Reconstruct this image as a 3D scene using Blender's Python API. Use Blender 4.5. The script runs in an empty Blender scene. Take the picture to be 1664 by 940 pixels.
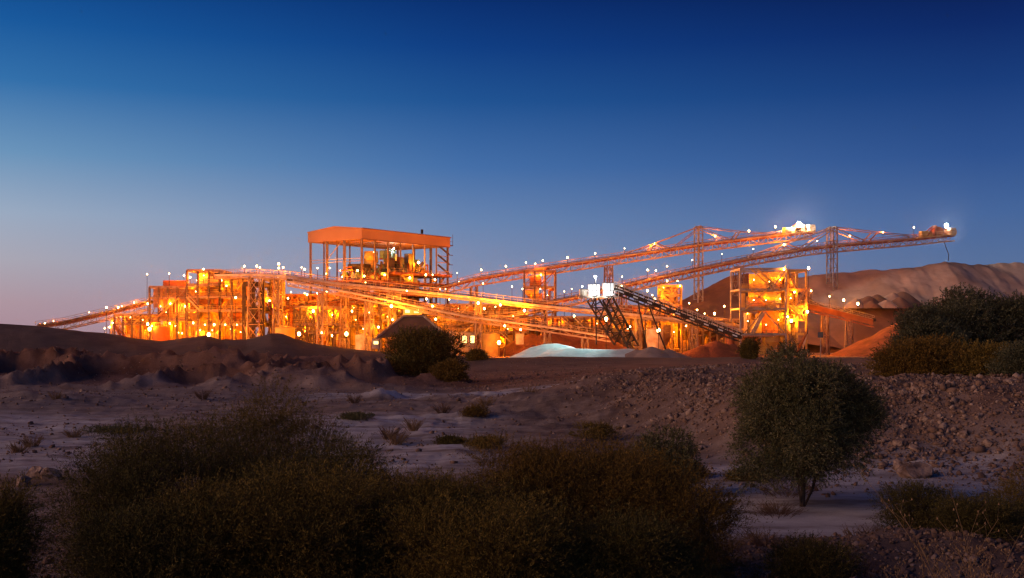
import bpy, math, random
import numpy as np
from mathutils import Vector, Matrix

R = math.radians
SC = bpy.context.scene
COL = SC.collection

# ------------------------------------------------------------------ camera
CAMZ, FPX, CX, HZ = 6.0, 1784.0, 832.0, 540.0
cam = bpy.data.cameras.new('camera')
camo = bpy.data.objects.new('camera', cam)
COL.objects.link(camo)
camo.location = (0, 0, CAMZ)
camo.rotation_euler = (R(90), 0, 0)
cam.sensor_width = 36
cam.lens = 36 * FPX / 1664
cam.shift_y = 70 / 1664
cam.clip_start = 0.1
cam.clip_end = 20000
SC.camera = camo

# ------------------------------------------------------------------ exposure, render
SC.view_settings.view_transform = 'Standard'
SC.view_settings.look = 'None'
SC.view_settings.exposure = 0.0
SC.view_settings.gamma = 1.0
SC.view_settings.use_curve_mapping = False
SC.cycles.use_denoising = True
SC.cycles.denoiser = 'OPENIMAGEDENOISE'
SC.cycles.denoising_input_passes = 'RGB_ALBEDO_NORMAL'
SC.cycles.denoising_prefilter = 'ACCURATE'
SC.cycles.max_bounces = 5
SC.cycles.diffuse_bounces = 3
SC.cycles.glossy_bounces = 2
SC.cycles.transmission_bounces = 2
SC.cycles.sample_clamp_indirect = 4.0
SC.cycles.use_light_tree = True
SC.cycles.pixel_filter_type = 'BLACKMAN_HARRIS'
SC.cycles.filter_width = 1.35
SODIUM_W = 0.95          # overall multiplier of the sodium lamps


def s2l(c):
    return tuple(((v / 255) / 12.92 if v / 255 <= 0.04045 else ((v / 255 + 0.055) / 1.055) ** 2.4) for v in c)


# ------------------------------------------------------------------ sky (after sunset, the glow lies to the left and a little behind)
GLOW = Vector((-0.94, -0.34))
world = bpy.data.worlds.new('World')
SC.world = world
world.use_nodes = True
nt = world.node_tree
for n in list(nt.nodes):
    nt.nodes.remove(n)


def N(t, **k):
    n = nt.nodes.new(t)
    for a, b in k.items():
        setattr(n, a, b)
    return n


def M_(op, a, b=None, c=None):
    n = N('ShaderNodeMath', operation=op)
    for i, v in enumerate((a, b, c)):
        if v is None:
            continue
        if isinstance(v, (int, float)):
            n.inputs[i].default_value = v
        else:
            nt.links.new(v, n.inputs[i])
    return n.outputs[0]


def ramp(fac, stops):
    n = N('ShaderNodeValToRGB')
    n.color_ramp.interpolation = 'B_SPLINE' if False else 'LINEAR'
    el = n.color_ramp.elements
    while len(el) > 1:
        el.remove(el[-1])
    el[0].position = stops[0][0]
    el[0].color = (*s2l(stops[0][1]), 1)
    for p, c in stops[1:]:
        e = el.new(p)
        e.color = (*s2l(c), 1)
    nt.links.new(fac, n.inputs[0])
    return n.outputs[0]


tc = N('ShaderNodeTexCoord')
sep = N('ShaderNodeSeparateXYZ')
nt.links.new(tc.outputs['Generated'], sep.inputs[0])
X, Y_, Z = sep.outputs
hl = M_('SQRT', M_('ADD', M_('MULTIPLY', X, X), M_('ADD', M_('MULTIPLY', Y_, Y_), 1e-6)))
az = M_('DIVIDE', M_('ADD', M_('MULTIPLY', X, GLOW.x), M_('MULTIPLY', Y_, GLOW.y)), hl)   # cosine to the glow
# elevation tangent, 0 at the horizon .. 1
el = M_('MAXIMUM', M_('DIVIDE', Z, M_('MAXIMUM', hl, 0.05)), 0.0)
elr = M_('MINIMUM', M_('MULTIPLY', el, 2.0), 1.0)     # tan 0.303 (top of the picture) -> 0.606
SKY_AWAY = [(0.0, (108, 108, 136)), (0.05, (100, 110, 146)), (0.12, (84, 110, 154)), (0.20, (66, 100, 154)), (0.30, (42, 80, 142)),
            (0.42, (18, 58, 122)), (0.52, (4, 38, 102)), (0.61, (0, 22, 78)), (0.8, (0, 12, 54)), (1.0, (2, 12, 50))]
SKY_MID = [(0.0, (150, 134, 152)), (0.05, (142, 138, 162)), (0.12, (124, 140, 174)), (0.20, (102, 132, 176)), (0.30, (66, 110, 168)),
           (0.42, (28, 82, 146)), (0.52, (8, 60, 130)), (0.61, (2, 44, 110)), (0.8, (0, 28, 84)), (1.0, (4, 24, 70))]
SKY_GLOW = [(0.0, (172, 140, 152)), (0.05, (176, 150, 160)), (0.12, (172, 168, 180)), (0.20, (156, 172, 194)), (0.30, (108, 150, 188)),
            (0.42, (50, 113, 172)), (0.52, (22, 90, 158)), (0.61, (9, 70, 140)), (0.8, (10, 54, 116)), (1.0, (10, 40, 90))]
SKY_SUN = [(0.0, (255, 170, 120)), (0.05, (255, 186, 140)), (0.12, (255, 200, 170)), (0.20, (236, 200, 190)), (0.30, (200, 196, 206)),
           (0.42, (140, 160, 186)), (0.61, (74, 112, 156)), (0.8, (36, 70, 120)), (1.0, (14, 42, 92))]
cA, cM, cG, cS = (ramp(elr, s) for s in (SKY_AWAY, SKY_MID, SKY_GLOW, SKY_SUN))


def mixc(f, a, b):
    n = N('ShaderNodeMix', data_type='RGBA')
    nt.links.new(f, n.inputs[0])
    nt.links.new(a, n.inputs[6])
    nt.links.new(b, n.inputs[7])
    return n.outputs[2]


def mr(v, a, b):
    n = N('ShaderNodeMapRange', interpolation_type='LINEAR')
    nt.links.new(v, n.inputs[0])
    n.inputs[1].default_value = a
    n.inputs[2].default_value = b
    n.inputs[3].default_value = 0
    n.inputs[4].default_value = 1
    return n.outputs[0]


c = mixc(mr(az, -0.68, -0.30), cA, cM)
c = mixc(mr(az, -0.30, 0.12), c, cG)
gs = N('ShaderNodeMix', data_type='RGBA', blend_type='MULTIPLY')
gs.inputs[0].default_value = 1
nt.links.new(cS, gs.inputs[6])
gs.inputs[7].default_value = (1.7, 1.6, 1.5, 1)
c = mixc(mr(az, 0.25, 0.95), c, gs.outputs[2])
sky = N('ShaderNodeTexSky', sky_type='NISHITA')
sky.sun_disc = False
sky.sun_elevation = R(1.0)
sky.sun_rotation = math.atan2(GLOW.x, GLOW.y)
bg1 = N('ShaderNodeBackground')
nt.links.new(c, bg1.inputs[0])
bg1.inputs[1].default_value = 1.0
bg2 = N('ShaderNodeBackground')
nt.links.new(sky.outputs[0], bg2.inputs[0])
bg2.inputs[1].default_value = 0.004
add = N('ShaderNodeAddShader')
nt.links.new(bg1.outputs[0], add.inputs[0])
nt.links.new(bg2.outputs[0], add.inputs[1])
wo = N('ShaderNodeOutputWorld')
nt.links.new(add.outputs[0], wo.inputs[0])

# the last warm light, very soft
sun = bpy.data.lights.new('sun', 'SUN')
sun.energy = 1.35
sun.angle = R(40)
sun.color = (1.0, 0.54, 0.28)
suno = bpy.data.objects.new('sun', sun)
COL.objects.link(suno)
sd = Vector((-GLOW.x, -GLOW.y, -0.34))
suno.rotation_euler = sd.to_track_quat('-Z', 'Y').to_euler()

# ------------------------------------------------------------------ materials
MAT = {}


def newmat(name):
    m = bpy.data.materials.new(name)
    m.use_nodes = True
    t = m.node_tree
    b = t.nodes['Principled BSDF']
    return m, t, b


def mat(name, c1, c2=None, rough=0.7, metal=0.0, scale=1.0, bump=0.0, island=False, c3=None, detail=6):
    """two (three) colours broken up by noise in object space"""
    m, t, b = newmat(name)
    b.inputs['Roughness'].default_value = rough
    b.inputs['Metallic'].default_value = metal
    if rough >= 0.6 or name.startswith('leaf'):
        b.inputs['Specular IOR Level'].default_value = 0.1
    c2 = c2 or tuple(v * 0.6 for v in c1)
    tcn = t.nodes.new('ShaderNodeTexCoord')
    nz = t.nodes.new('ShaderNodeTexNoise')
    nz.inputs['Scale'].default_value = scale
    nz.inputs['Detail'].default_value = detail
    t.links.new(tcn.outputs['Object'], nz.inputs['Vector'])
    cr = t.nodes.new('ShaderNodeValToRGB')
    e = cr.color_ramp.elements
    e[0].position, e[1].position = 0.36, 0.62
    e[0].color, e[1].color = (*c1, 1), (*c2, 1)
    if c3:
        e3 = e.new(0.72)
        e3.color = (*c3, 1)
    if island:
        g = t.nodes.new('ShaderNodeNewGeometry')
        mm = t.nodes.new('ShaderNodeMath')
        mm.operation = 'MULTIPLY_ADD'
        t.links.new(g.outputs['Random Per Island'], mm.inputs[0])
        mm.inputs[1].default_value = 0.5
        ad = t.nodes.new('ShaderNodeMath')
        ad.operation = 'MULTIPLY_ADD'
        t.links.new(nz.outputs[0], ad.inputs[0])
        ad.inputs[1].default_value = 0.5
        ad.inputs[2].default_value = 0.0
        t.links.new(ad.outputs[0], mm.inputs[2])
        t.links.new(mm.outputs[0], cr.inputs[0])
    else:
        t.links.new(nz.outputs[0], cr.inputs[0])
    t.links.new(cr.outputs[0], b.inputs['Base Color'])
    if bump:
        bp = t.nodes.new('ShaderNodeBump')
        bp.inputs['Strength'].default_value = bump
        bp.inputs['Distance'].default_value = 0.3
        nz2 = t.nodes.new('ShaderNodeTexNoise')
        nz2.inputs['Scale'].default_value = scale * 5
        nz2.inputs['Detail'].default_value = 8
        t.links.new(tcn.outputs['Object'], nz2.inputs['Vector'])
        t.links.new(nz2.outputs[0], bp.inputs['Height'])
        t.links.new(bp.outputs[0], b.inputs['Normal'])
    MAT[name] = m
    return m


def emat(name, col, strength):
    m, t, b = newmat(name)
    b.inputs['Base Color'].default_value = (*col, 1)
    b.inputs['Emission Color'].default_value = (*col, 1)
    b.inputs['Emission Strength'].default_value = strength
    m.cycles.emission_sampling = 'NONE'
    MAT[name] = m
    return m


mat('steel', (0.33, 0.26, 0.21), (0.22, 0.12, 0.07), 0.55, 0.2, 0.5)
mat('steel_grey', (0.36, 0.36, 0.36), (0.24, 0.20, 0.17), 0.5, 0.4, 0.6)
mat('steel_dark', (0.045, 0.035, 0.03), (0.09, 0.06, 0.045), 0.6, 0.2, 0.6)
mat('steel_light', (0.46, 0.36, 0.28), (0.32, 0.20, 0.13), 0.55, 0.1, 0.5)
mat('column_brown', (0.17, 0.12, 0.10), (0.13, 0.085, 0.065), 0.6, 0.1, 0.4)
mat('steel_red', (0.34, 0.12, 0.06), (0.22, 0.08, 0.045), 0.6, 0.1, 0.4)
mat('steel_yellow', (0.60, 0.42, 0.10), (0.40, 0.24, 0.08), 0.5, 0.1, 0.4)
mat('cladding', (0.40, 0.24, 0.17), (0.30, 0.15, 0.10), 0.65, 0.1, 0.25)
mat('roof_sheet', (0.34, 0.19, 0.11), (0.30, 0.16, 0.09), 0.6, 0.05, 0.15)
mat('shed_roof', (0.20, 0.10, 0.07), (0.14, 0.07, 0.05), 0.7, 0.1, 0.3)
mat('belt', (0.02, 0.018, 0.016), (0.08, 0.04, 0.025), 0.8, 0, 0.6)
mat('pale_paint', (0.62, 0.56, 0.45), (0.42, 0.30, 0.20), 0.5, 0, 0.5)
mat('white_paint', (0.80, 0.80, 0.78), (0.70, 0.70, 0.69), 0.5, 0, 0.5)
mat('green_paint', (0.10, 0.20, 0.12), (0.08, 0.12, 0.08), 0.5, 0, 0.5)
mat('conc', (0.40, 0.33, 0.27), (0.28, 0.18, 0.13), 0.85, 0, 0.4, 0.2)
mat('glass_dark', (0.05, 0.07, 0.10), (0.04, 0.05, 0.07), 0.15, 0, 0.5)
mat('rock', (0.22, 0.135, 0.10), (0.13, 0.078, 0.06), 0.9, 0, 1.2, 0.4, island=True, c3=(0.36, 0.25, 0.20))
mat('pile_tan', (0.43, 0.31, 0.25), (0.31, 0.21, 0.165), 0.95, 0, 0.12, 0.5)
mat('pile_red', (0.24, 0.09, 0.055), (0.15, 0.06, 0.04), 0.95, 0, 0.35, 0.9)
mat('pile_dark', (0.20, 0.11, 0.08), (0.15, 0.085, 0.065), 0.95, 0, 0.2, 0.5)
mat('pile_white', (0.74, 0.78, 0.72), (0.52, 0.58, 0.54), 0.9, 0, 0.35, 0.3)
mat('pile_sand', (0.34, 0.24, 0.20), (0.26, 0.18, 0.15), 0.95, 0, 0.35, 0.5)
mat('bark', (0.11, 0.075, 0.055), (0.06, 0.04, 0.03), 0.9, 0, 3, 0.4)
mat('leaf_green', (0.085, 0.083, 0.034), (0.125, 0.115, 0.052), 0.6, 0, 0.8, island=True, c3=(0.25, 0.21, 0.11))
mat('leaf_olive', (0.066, 0.054, 0.013), (0.115, 0.088, 0.022), 0.6, 0, 0.5, island=True, c3=(0.20, 0.145, 0.042))
mat('leaf_brown', (0.165, 0.108, 0.022), (0.108, 0.076, 0.017), 0.65, 0, 0.4, island=True, c3=(0.28, 0.185, 0.045))
mat('leaf_rust', (0.165, 0.092, 0.018), (0.105, 0.064, 0.014), 0.65, 0, 0.4, island=True, c3=(0.25, 0.145, 0.033))
mat('leaf_grey', (0.085, 0.085, 0.045), (0.055, 0.058, 0.030), 0.6, 0, 0.4, island=True, c3=(0.15, 0.14, 0.085))
mat('straw', (0.27, 0.165, 0.085), (0.18, 0.11, 0.06), 0.8, 0, 1.5, island=True)
mat('dead_twig', (0.15, 0.085, 0.06), (0.10, 0.06, 0.04), 0.8, 0, 1.5, island=True)
emat('sodium_glass', (1.0, 0.62, 0.22), 30)
emat('white_glass', (1.0, 0.97, 0.9), 40)
emat('window_glow', (1.0, 0.72, 0.25), 2.6)
emat('panel_glow', (0.95, 0.98, 1.0), 3.0)
emat('green_glass', (0.35, 1.0, 0.45), 8)


# ------------------------------------------------------------------ helpers
def F(px, py, Y):
    """the point at distance Y that the photograph shows at (px, py)"""
    return Vector(((px - CX) / FPX * Y, Y, CAMZ - (py - HZ) / FPX * Y))


def XP(px, Y):
    return (px - CX) / FPX * Y


def ZP(py, Y):
    return CAMZ - (py - HZ) / FPX * Y


def tag(o, label=None, cat=None, group=None, kind=None):
    if label:
        o['label'] = label
    if cat:
        o['category'] = cat
    if group:
        o['group'] = group
    if kind:
        o['kind'] = kind
    return o


def thing(name, loc, label, cat, group=None):
    o = bpy.data.objects.new(name, None)
    o.empty_display_size = 0.5
    COL.objects.link(o)
    o.location = loc
    return tag(o, label, cat, group)


class MB:
    def __init__(s):
        s.v, s.f = [], []

    def add(s, vs, fs):
        k = len(s.v)
        s.v += [tuple(v) for v in vs]
        s.f += [tuple(i + k for i in f) for f in fs]

    def obox(s, c, ax, ay, az):
        """box from centre and three half axes"""
        c, ax, ay, az = Vector(c), Vector(ax), Vector(ay), Vector(az)
        vs = [c + ax * i + ay * j + az * k for k in (-1, 1) for j in (-1, 1) for i in (-1, 1)]
        s.add(vs, [(0, 2, 3, 1), (4, 5, 7, 6), (0, 1, 5, 4), (2, 6, 7, 3), (0, 4, 6, 2), (1, 3, 7, 5)])

    def box(s, a, b):
        a, b = Vector(a), Vector(b)
        h = (b - a) / 2
        s.obox((a + b) / 2, (h.x, 0, 0), (0, h.y, 0), (0, 0, h.z))

    def beam(s, p, q, w=0.25, h=None):
        p, q = Vector(p), Vector(q)
        d = q - p
        L = d.length
        if L < 1e-4:
            return
        d /= L
        u = d.cross(Vector((0, 0, 1)))
        if u.length < 1e-3:
            u = Vector((1, 0, 0))
        u.normalize()
        v = u.cross(d)
        h = h or w
        s.obox((p + q) / 2, d * (L / 2), u * (w / 2), v * (h / 2))

    def tube(s, p, q, r0, r1=None, n=8, cap=True):
        p, q = Vector(p), Vector(q)
        r1 = r0 if r1 is None else r1
        d = (q - p)
        if d.length < 1e-5:
            return
        d.normalize()
        u = d.cross(Vector((0, 0, 1)))
        if u.length < 1e-3:
            u = Vector((1, 0, 0))
        u.normalize()
        v = u.cross(d)
        vs = []
        for c0, r in ((p, r0), (q, r1)):
            for i in range(n):
                a = 2 * math.pi * i / n
                vs.append(c0 + u * (math.cos(a) * r) + v * (math.sin(a) * r))
        fs = [(i, (i + 1) % n, n + (i + 1) % n, n + i) for i in range(n)]
        if cap:
            fs += [tuple(range(n - 1, -1, -1)), tuple(range(n, 2 * n))]
        s.add(vs, fs)

    def poly(s, pts, rr, n=6):
        for i in range(len(pts) - 1):
            s.tube(pts[i], pts[i + 1], rr[i], rr[i + 1], n)

    def build(s, name, m, parent=None, smooth=False):
        me = bpy.data.meshes.new(name)
        off = Vector((0, 0, 0))
        p = parent
        while p is not None:
            off += Vector(p.location)
            p = p.parent
        me.from_pydata([(a[0] - off.x, a[1] - off.y, a[2] - off.z) for a in s.v], [], s.f)
        me.materials.append(MAT[m] if isinstance(m, str) else m)
        me.update()
        if smooth:
            me.polygons.foreach_set('use_smooth', [True] * len(me.polygons))
        o = bpy.data.objects.new(name, me)
        COL.objects.link(o)
        o.parent = parent
        return o


def np_mesh(name, V, Fq, m, parent=None, smooth=False, off=(0, 0, 0)):
    """quads (n,4) or triangles (n,3) from numpy arrays"""
    V = np.asarray(V, dtype=np.float32) - np.asarray(off, dtype=np.float32)
    Fq = np.asarray(Fq, dtype=np.int32)
    k = Fq.shape[1]
    me = bpy.data.meshes.new(name)
    me.vertices.add(len(V))
    me.vertices.foreach_set('co', V.ravel())
    me.loops.add(Fq.size)
    me.loops.foreach_set('vertex_index', Fq.ravel())
    me.polygons.add(len(Fq))
    me.polygons.foreach_set('loop_start', np.arange(0, Fq.size, k, dtype=np.int32))
    me.polygons.foreach_set('loop_total', np.full(len(Fq), k, dtype=np.int32))
    if smooth:
        me.polygons.foreach_set('use_smooth', np.ones(len(Fq), dtype=bool))
    me.update(calc_edges=True)
    me.materials.append(MAT[m] if isinstance(m, str) else m)
    o = bpy.data.objects.new(name, me)
    COL.objects.link(o)
    o.parent = parent
    return o


def _h(ix, iy, seed):
    n = (ix.astype(np.int64) * 374761393 + iy.astype(np.int64) * 668265263 + seed * 1442695041) & 0xFFFFFFFF
    n = ((n ^ (n >> 13)) * 1274126177) & 0xFFFFFFFF
    n = n ^ (n >> 16)
    return (n & 0xFFFF) / 65535.0


def vn(x, y, seed=0):
    x = np.asarray(x, dtype=np.float64)
    y = np.asarray(y, dtype=np.float64)
    ix, iy = np.floor(x), np.floor(y)
    fx, fy = x - ix, y - iy
    fx = fx * fx * fx * (fx * (fx * 6 - 15) + 10)
    fy = fy * fy * fy * (fy * (fy * 6 - 15) + 10)
    a, b = _h(ix, iy, seed), _h(ix + 1, iy, seed)
    c_, d = _h(ix, iy + 1, seed), _h(ix + 1, iy + 1, seed)
    return (a * (1 - fx) + b * fx) * (1 - fy) + (c_ * (1 - fx) + d * fx) * fy


def fbm(x, y, seed=0, o=4):
    s = 0
    a = 0.5
    for i in range(o):
        s = s + a * (vn(x, y, seed + i * 17) * 2 - 1)
        x, y = x * 2.03 + 5.1, y * 2.03 + 9.7
        a *= 0.5
    return s


def ss(x, a, b):
    t = np.clip((x - a) / (b - a), 0, 1)
    return t * t * (3 - 2 * t)


# ------------------------------------------------------------------ terrain
def ucol(x, y):
    return CX + FPX * x / np.maximum(y, 8.0)


BERM_U = [-600, -200, 0, 60, 100, 175, 215, 262, 300, 335, 360, 400, 440, 465, 500, 560, 620, 700, 800, 1000, 1200, 1400, 1664, 2200]
BERM_H = [6.5, 7.0, 7.5, 7.2, 6.7, 5.6, 5.0, 4.3, 4.9, 5.3, 4.6, 4.7, 5.7, 5.3, 4.1, 3.2, 2.5, 2.1, 1.9, 1.9, 1.9, 1.7, 1.8, 2.0]


def embank(x, y):
    """rocky embankment on the right: 0..1 up its face, plus its height"""
    u = ucol(x, y)
    start = np.interp(u, [780, 900, 1060, 1200, 1500, 1664, 2000], [90, 74, 57, 47, 44, 41, 38]) + 2.5 * fbm(x / 6, y / 6, 5)
    width = np.interp(u, [780, 1000, 1200, 2000], [30, 26, 16, 15])
    t = ss(y, start, start + width)
    hgt = np.interp(u, [760, 900, 1050, 1200, 1700], [0.0, 1.0, 2.4, 3.0, 3.2])
    return t, hgt


def XP(px, Y):
    return (px - CX) / FPX * Y


def terrain(x, y):
    x = np.asarray(x, dtype=np.float64)
    y = np.asarray(y, dtype=np.float64)
    u = ucol(x, y)
    z = 0.22 * fbm(x / 14, y / 14, 1)
    # bank the camera stands on
    bank = np.interp(y, [-60, 0, 8, 16, 22, 30, 36], [4.3, 4.3, 3.6, 1.8, .55, 0.05, 0.0])
    z = z + bank + ss(-y, -30, -10) * 0.35 * fbm(x / 2.5, y / 2.5, 7)
    # right bottom debris tongue
    z = z + 0.9 * np.exp(-((x - 11.5) / 4.0) ** 2 - ((y - 27) / 4.5) ** 2) * (1 + 0.5 * fbm(x / 1.2, y / 1.2, 9))
    # embankment
    t, hgt = embank(x, y)
    dec = 1 - 0.75 * ss(y, 75, 210)
    z = z + t * hgt * dec
    # long berm in front of the plant
    cy = np.interp(u, [0, 620, 800], [198, 196, 178]) + 4 * fbm(x / 40, 0 * x, 3)
    bh = np.interp(u, BERM_U, BERM_H)
    fr = np.interp(u, [0, 620, 800], [42, 36, 24])
    prof = np.where(y < cy, np.clip(1 - (cy - y) / fr, 0, 1), np.clip(1 - (y - cy) / 24.0, 0, 1))
    prof = prof * prof * (3 - 2 * prof)
    rough = 1 + 0.16 * fbm(x / 9, y / 9, 11, 5)
    z = z + prof * np.maximum(bh - t * hgt * dec, 0) * np.where(np.abs(y - cy) < 3, 1.0, rough)
    # gullied spoil heaps in front of the berm (left and middle)
    m = ss(y, 104, 122) * (1 - ss(y, 150, 178)) * (1 - ss(u, 640, 800))
    bil = 1 - np.abs(fbm(x / 11, y / 9, 21, 4)) * 3.2
    lump = np.clip(bil, 0, 1) ** 1.4
    z = z + m * (0.3 + 2.5 * lump * (0.45 + 0.9 * vn(x / 22, y / 22, 33)))
    m1 = ss(y, 62, 74) * (1 - ss(y, 96, 112)) * ss(u, 480, 640) * (1 - ss(u, 960, 1060))
    rd = np.clip(1 - np.abs(fbm(x / 8, y / 6, 41, 5)) * 4.0, 0, 1)
    z = z + m1 * (1.5 * rd * ss(vn(x / 13, y / 10, 42), .45, .8) + 0.16 * fbm(x / 1.5, y / 1.5, 44, 4))
    m2 = ss(y, 40, 60) * (1 - ss(y, 100, 112))
    z = z + m2 * (0.22 * fbm(x / 3, y / 3, 43, 5))
    qs, qm = 0 * x, 0 * x
    for (mp, my, mh, mw) in ((865, 86, 1.5, 4.2), (830, 90, .9, 3.5), (905, 82, .8, 3.0), (790, 80, .5, 3), (950, 74, .7, 3), (350, 132, 2.6, 8), (385, 128, 1.6, 6), (240, 130, 1.8, 8), (160, 134, 2.0, 8), (70, 128, 1.5, 8),
                             (10, 118, 1.8, 8), (530, 136, 2.0, 7), (590, 130, 1.6, 6), (640, 124, 1.2, 5), (480, 126, 1.3, 6), (100, 94, .9, 5), (20, 92, .8, 6), (760, 98, .6, 4), (690, 90, .4, 4), (980, 92, .8, 5)):
        mx = XP(mp, my)
        e_ = ((x - mx) / mw) ** 2 + ((y - my) / (mw * .9)) ** 2
        q = np.where(e_ < 9, np.exp(-np.minimum(e_, 9)), 0)
        qs = qs + mh * .55 * q
        qm = np.maximum(qm, q)
    z = z + qs * (1 + .35 * fbm(x / 2.2, y / 2.2, 45, 4)) + .16 * np.clip(qm * 3, 0, 1) * fbm(x / .9, y / .9, 46, 3)
    # rubble texture on the embankment face and plateau
    face = t * (1 - ss(y, 110, 170)) * ss(u, 850, 1050)
    z = z + face * (0.26 * fbm(x / 1.6, y / 1.6, 51, 3) + 0.10 * np.abs(fbm(x / 0.6, y / 0.6, 53, 2)))
    # keep the creek flat smooth
    flat = ss(y, 31, 34) * (1 - t) * ss(u, 1080, 1160) * (1 - ss(y, 48, 56))
    z = z * (1 - flat) + flat * (-0.05 + 0.05 * fbm(x / 5, y / 5, 61))
    z = z + (1 - flat) * 0.075 * fbm(x / 0.9, y / 0.9, 71, 3) * (1 - ss(y, 120, 180))
    # the plant pad is level
    pad = ss(y, 222, 236) * (1 - ss(y, 700, 900))
    z = z * (1 - pad) + pad * 0.06 * fbm(x / 15, y / 15, 81)
    return z


def tz(x, y):
    return float(terrain(np.array([float(x)]), np.array([float(y)]))[0])


rows = list(np.arange(-60, 12, 3.0))
yv = 12.0
while yv < 1500:
    rows.append(yv)
    yv *= 1.0095 if yv < 240 else 1.03
rows = np.array(rows)
sc_ = np.linspace(-1, 1, 861)
sc_ = np.sign(sc_) * (np.abs(sc_) * 0.55 + 0.75 * np.abs(sc_) ** 4)
YY, SS = np.meshgrid(rows, sc_, indexing='ij')
XX = SS * (np.maximum(YY, 0) + 22)
ZZ = terrain(XX, YY)
nr, ncq = YY.shape
idx = np.arange(nr * ncq).reshape(nr, ncq)
quads = np.stack([idx[:-1, :-1], idx[:-1, 1:], idx[1:, 1:], idx[1:, :-1]], -1).reshape(-1, 4)

gm, t, b = newmat('ground_earth')
MAT['ground'] = gm
b.inputs['Roughness'].default_value = 0.95
b.inputs['Specular IOR Level'].default_value = 0.1


def tn(kind, **k):
    n = t.nodes.new(kind)
    for a_, b_ in k.items():
        setattr(n, a_, b_)
    return n


tcn = tn('ShaderNodeTexCoord')


def noise(scale, detail=6, rough=0.6, sy=1.0):
    mp = tn('ShaderNodeMapping')
    mp.inputs['Scale'].default_value = (1, sy, 1)
    t.links.new(tcn.outputs['Object'], mp.inputs[0])
    n = tn('ShaderNodeTexNoise')
    n.inputs['Scale'].default_value = scale
    n.inputs['Detail'].default_value = detail
    n.inputs['Roughness'].default_value = rough
    t.links.new(mp.outputs[0], n.inputs['Vector'])
    return n.outputs[0]


def cramp(fac, stops):
    n = tn('ShaderNodeValToRGB')
    e = n.color_ramp.elements
    e[0].position, e[0].color = stops[0][0], (*stops[0][1], 1)
    e[1].position, e[1].color = stops[1][0], (*stops[1][1], 1)
    for p_, c_ in stops[2:]:
        q = e.new(p_)
        q.color = (*c_, 1)
    t.links.new(fac, n.inputs[0])
    return n.outputs[0]


def gmix(f, a_, b_):
    n = tn('ShaderNodeMix', data_type='RGBA')
    t.links.new(f, n.inputs[0])
    t.links.new(a_, n.inputs[6])
    t.links.new(b_, n.inputs[7])
    return n.outputs[2]


earth = cramp(noise(0.35, 10, 0.7), [(0.36, (0.13, 0.085, 0.068)), (0.5, (0.22, 0.15, 0.12)), (0.64, (0.33, 0.25, 0.21))])
pale = cramp(noise(0.25, 9, 0.65, 2.2), [(0.36, (0.26, 0.21, 0.20)), (0.5, (0.48, 0.43, 0.43)), (0.64, (0.62, 0.58, 0.58))])
red = cramp(noise(0.15, 9, 0.7), [(0.38, (0.14, 0.065, 0.045)), (0.62, (0.28, 0.15, 0.11))])
dark = cramp(noise(0.25, 9, 0.7), [(0.34, (0.095, 0.062, 0.055)), (0.62, (0.15, 0.095, 0.08))])
at = tn('ShaderNodeAttribute', attribute_name='soil')
sp = tn('ShaderNodeSeparateColor')
t.links.new(at.outputs['Color'], sp.inputs[0])
col_ = gmix(sp.outputs[1], earth, red)
col_ = gmix(sp.outputs[2], col_, dark)
# break the edge of the pale flats with noise
pm = tn('ShaderNodeMath', operation='MULTIPLY_ADD')
t.links.new(noise(0.22, 8, 0.7, 2.5), pm.inputs[0])
pm.inputs[1].default_value = 1.8
pm.inputs[2].default_value = -0.9
pa = tn('ShaderNodeMath', operation='ADD', use_clamp=True)
t.links.new(sp.outputs[0], pa.inputs[0])
pb = tn('ShaderNodeMath', operation='MULTIPLY')
t.links.new(pm.outputs[0], pb.inputs[0])
pc = tn('ShaderNodeMath', operation='MULTIPLY')
t.links.new(sp.outputs[0], pc.inputs[0])
pc.inputs[1].default_value = 1.6
t.links.new(pc.outputs[0], pb.inputs[1])
t.links.new(pb.outputs[0], pa.inputs[1])
col_ = gmix(pa.outputs[0], col_, pale)
t.links.new(col_, b.inputs['Base Color'])
bp = tn('ShaderNodeBump')
bp.inputs['Strength'].default_value = 0.6
bp.inputs['Distance'].default_value = 0.28
t.links.new(noise(2.2, 14, 0.8), bp.inputs['Height'])
t.links.new(bp.outputs[0], b.inputs['Normal'])

ground = np_mesh('ground', np.stack([XX.ravel(), YY.ravel(), ZZ.ravel()], -1), quads, 'ground', smooth=True)
tag(ground, kind='structure')
U = ucol(XX, YY)
tt, hh = embank(XX, YY)
palem = np.clip(ss(YY, 30, 33) * (1 - ss(YY, 46, 54)) * (1 - tt) * ss(U, 1060, 1180) * 1.2
                + 0.95 * ss(YY, 44, 50) * (1 - ss(YY, 76, 84)) * (1 - ss(U, 640, 900)) * (1 - 0.7 * ss(U, 130, 260) * (1 - ss(U, 430, 600)))
                + 0.22 * ss(YY, 76, 84) * (1 - ss(YY, 112, 120)) * (1 - ss(U, 200, 1100))
                + 0.75 * ss(YY, 96, 98) * (1 - ss(YY, 104, 107)) * ss(U, 430, 620) * (1 - ss(U, 1000, 1250))
                + 0.35 * (1 - ss(YY, 24, 30)) * (1 - ss(U, 120, 220)), 0, 1)
redm = np.clip(0.65 * ss(YY, 105, 125) * (1 - ss(YY, 160, 185)) + 0.55 * ss(YY, 225, 240) + 0.4 * tt * (1 - ss(YY, 120, 180)), 0, 1)
darkm = np.clip(ss(YY, 158, 172) * (1 - ss(YY, 222, 240)) * 0.9 + 0.45 * (1 - ss(YY, 30, 36)) * ss(U, 900, 1100), 0, 1)
ca = ground.data.color_attributes.new('soil', 'FLOAT_COLOR', 'POINT')
ca.data.foreach_set('color', np.stack([palem.ravel(), redm.ravel(), darkm.ravel(), np.ones(palem.size)], -1).astype(np.float32).ravel())


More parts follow.
